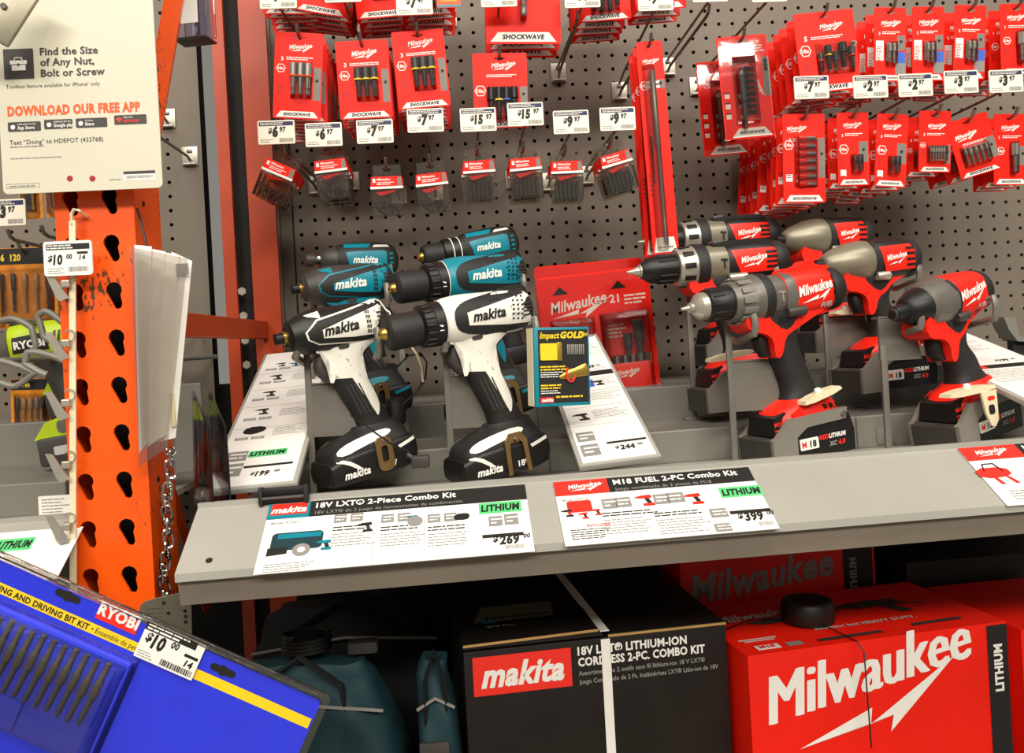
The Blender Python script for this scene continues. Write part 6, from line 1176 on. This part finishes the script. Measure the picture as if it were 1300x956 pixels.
pk = thing('puck_lock', 'round black security puck lock on the red carton', 'lock', MW @ Vector((.128, .085, .0015))); b = MB(); b.lathe([(0, 33), (2, 34), (20, 34), (26, 31), (26.5, 26), (25, 24)], 'black', n=32, axis='z'); b.part('body', pk); b = MB(); b.tube([(28*math.cos(a), 28*math.sin(a), 26) for a in [i*math.pi/12 for i in range(24)]], 1, 'charcoal', 6, True); b.part('rim', pk)
b = MB(); b.tube([(-33, 0, 6), (-70, 8, 4), (-118, -20, 2), (-134, -36, -3)], .9, 'black', 6); b.tube([(33, 0, 6), (60, 30, 4), (100, 50, 3), (170, 30, 2)], .9, 'black', 6); b.tube([(6, -34, 5), (16, -60, 2), (24, -90, 1.2), (28, -98, -8), (28, -104, -120)], .9, 'black', 6); b.part('wire', pk)
def plain(label, px, py, Y, yaw, W, D, mt, txt=None, tc='inkgrey', band=None, ztop=None):
    p = at(px, py, Y); h = (p.z-.80)*1000; t = thing('tool_carton', label, 'box', p, (0, 0, math.radians(yaw))); b = MB(); b.box((W/2, D/2, -h/2), (W, D, h), mt, 1.5); b.part('carton', t)
    if txt: b = MB(); b.text(txt, 14, -72, 58, tc, -.8, shear=.28, bold=.03, ang=.12, sq=.85); b.part('lettering', t, smooth=0)
    if band: b = MB(); b.quad(band[0], -h+4, band[1], -2, -.6, 'ink'); b.text('LITHIUM', band[0]+20, -84, 15, 'inkgrey', -.9, bold=.05, ang=math.pi/2); b.part('black_band', t, smooth=0)
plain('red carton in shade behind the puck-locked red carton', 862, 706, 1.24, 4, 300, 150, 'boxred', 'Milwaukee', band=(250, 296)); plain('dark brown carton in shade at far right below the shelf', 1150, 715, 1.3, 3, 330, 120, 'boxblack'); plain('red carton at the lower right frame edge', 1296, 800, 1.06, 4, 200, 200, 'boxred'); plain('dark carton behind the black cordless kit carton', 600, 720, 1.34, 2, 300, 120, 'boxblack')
# bags
def bag(name, label, px, py, Y, yaw, W, D, H, mt, trim, seed):
    p = at(px, py, Y); z0 = .80; h = (p.z-z0)*1000; t = thing(name, label, 'bag', (p.x, Y, z0), (0, 0, math.radians(yaw))); rr = random.Random(seed); b = MB(); S = [(0, 0, W/2*.94, D/2, 5), (h*.1, 0, W/2, D/2*1.02, 5), (h*.55, 4, W/2*.98, D/2*.98, 4.5), (h*.82, 0, W/2*.88, D/2*.8, 4), (h*.95, -4, W/2*.72, D/2*.5, 3.5), (h, 0, W/2*.6, D/2*.3, 3)]
    sf = loft(b, 'z', S, mt, 5, 44); 
    for i, v in enumerate(b.v): n_ = math.sin(v[0]*.05+seed)*math.sin(v[2]*.06)*4+math.sin(v[0]*.13+v[2]*.09)*2; b.v[i] = (v[0]*(1+n_*.004), v[1]*(1+n_*.02), v[2]+n_*.6)
    b.part('body', t); q = MB(); q.tube([(-W*.25, -D*.3, h*.8), (-W*.22, -D*.34, h*.95), (0, -D*.2, h*1.04), (W*.22, -D*.34, h*.95), (W*.25, -D*.3, h*.8)], 9, 'fabric', 8, flat=.3); q.part('carry_strap', t)
    q = MB(); patch(q, [(-W*.35, h*.45), (W*.35, h*.45), (W*.33, h*.68), (-W*.33, h*.68)], sf, 4, trim, False, 20); q.part('front_pocket', t)
    q = MB(); q.tube([(-W*.42, -D*.36, h*.86), (0, -D*.4, h*.9), (W*.42, -D*.36, h*.86)], 2, 'inkgrey', 6); q.part('zip', t)
    q = MB(); q.box((-W*.05, -D*.5-5, h*.74), (34, 7, 24), 'charcoal', 3); q.part('buckle', t); q = MB(); q.box((-W*.36, -D*.5-4, h*.62), (22, 2, 16), 'inklight', .5); q.text('makita', W*.02, h*.52, 22, 'white', -D*.5-7, shear=.3, bold=.04); q.part('label_patch', t, smooth=0)
bag('tool_bag', 'black fabric tool bag in shade under the shelf', 440, 762, 1.26, 3, 300, 150, 1, 'fabric', 'fabric', 1); bag('tool_bag', 'dark teal tool bag in front of the black bag', 388, 838, 1.06, -4, 236, 130, 1, 'tealdark', 'teal', 2); bag('tool_case', 'small teal pouch beside the black carton', 552, 832, 1.03, 0, 50, 110, 1, 'tealdark', 'teal', 3)
t = thing('dark_coil', 'coil of black power cord on the dark teal bag', 'cord', at(388, 838, 1.06)+Vector((0, .01, .004))); b = MB(); b.tube([(28*math.cos(a*.5), 22*math.sin(a*.5), 4+a*.35) for a in range(60)], 3.4, 'black', 6); b.part('cord', t); b = MB(); b.box((70, -10, 8), (36, 20, 14), 'charcoal', 3); b.part('plug', t)
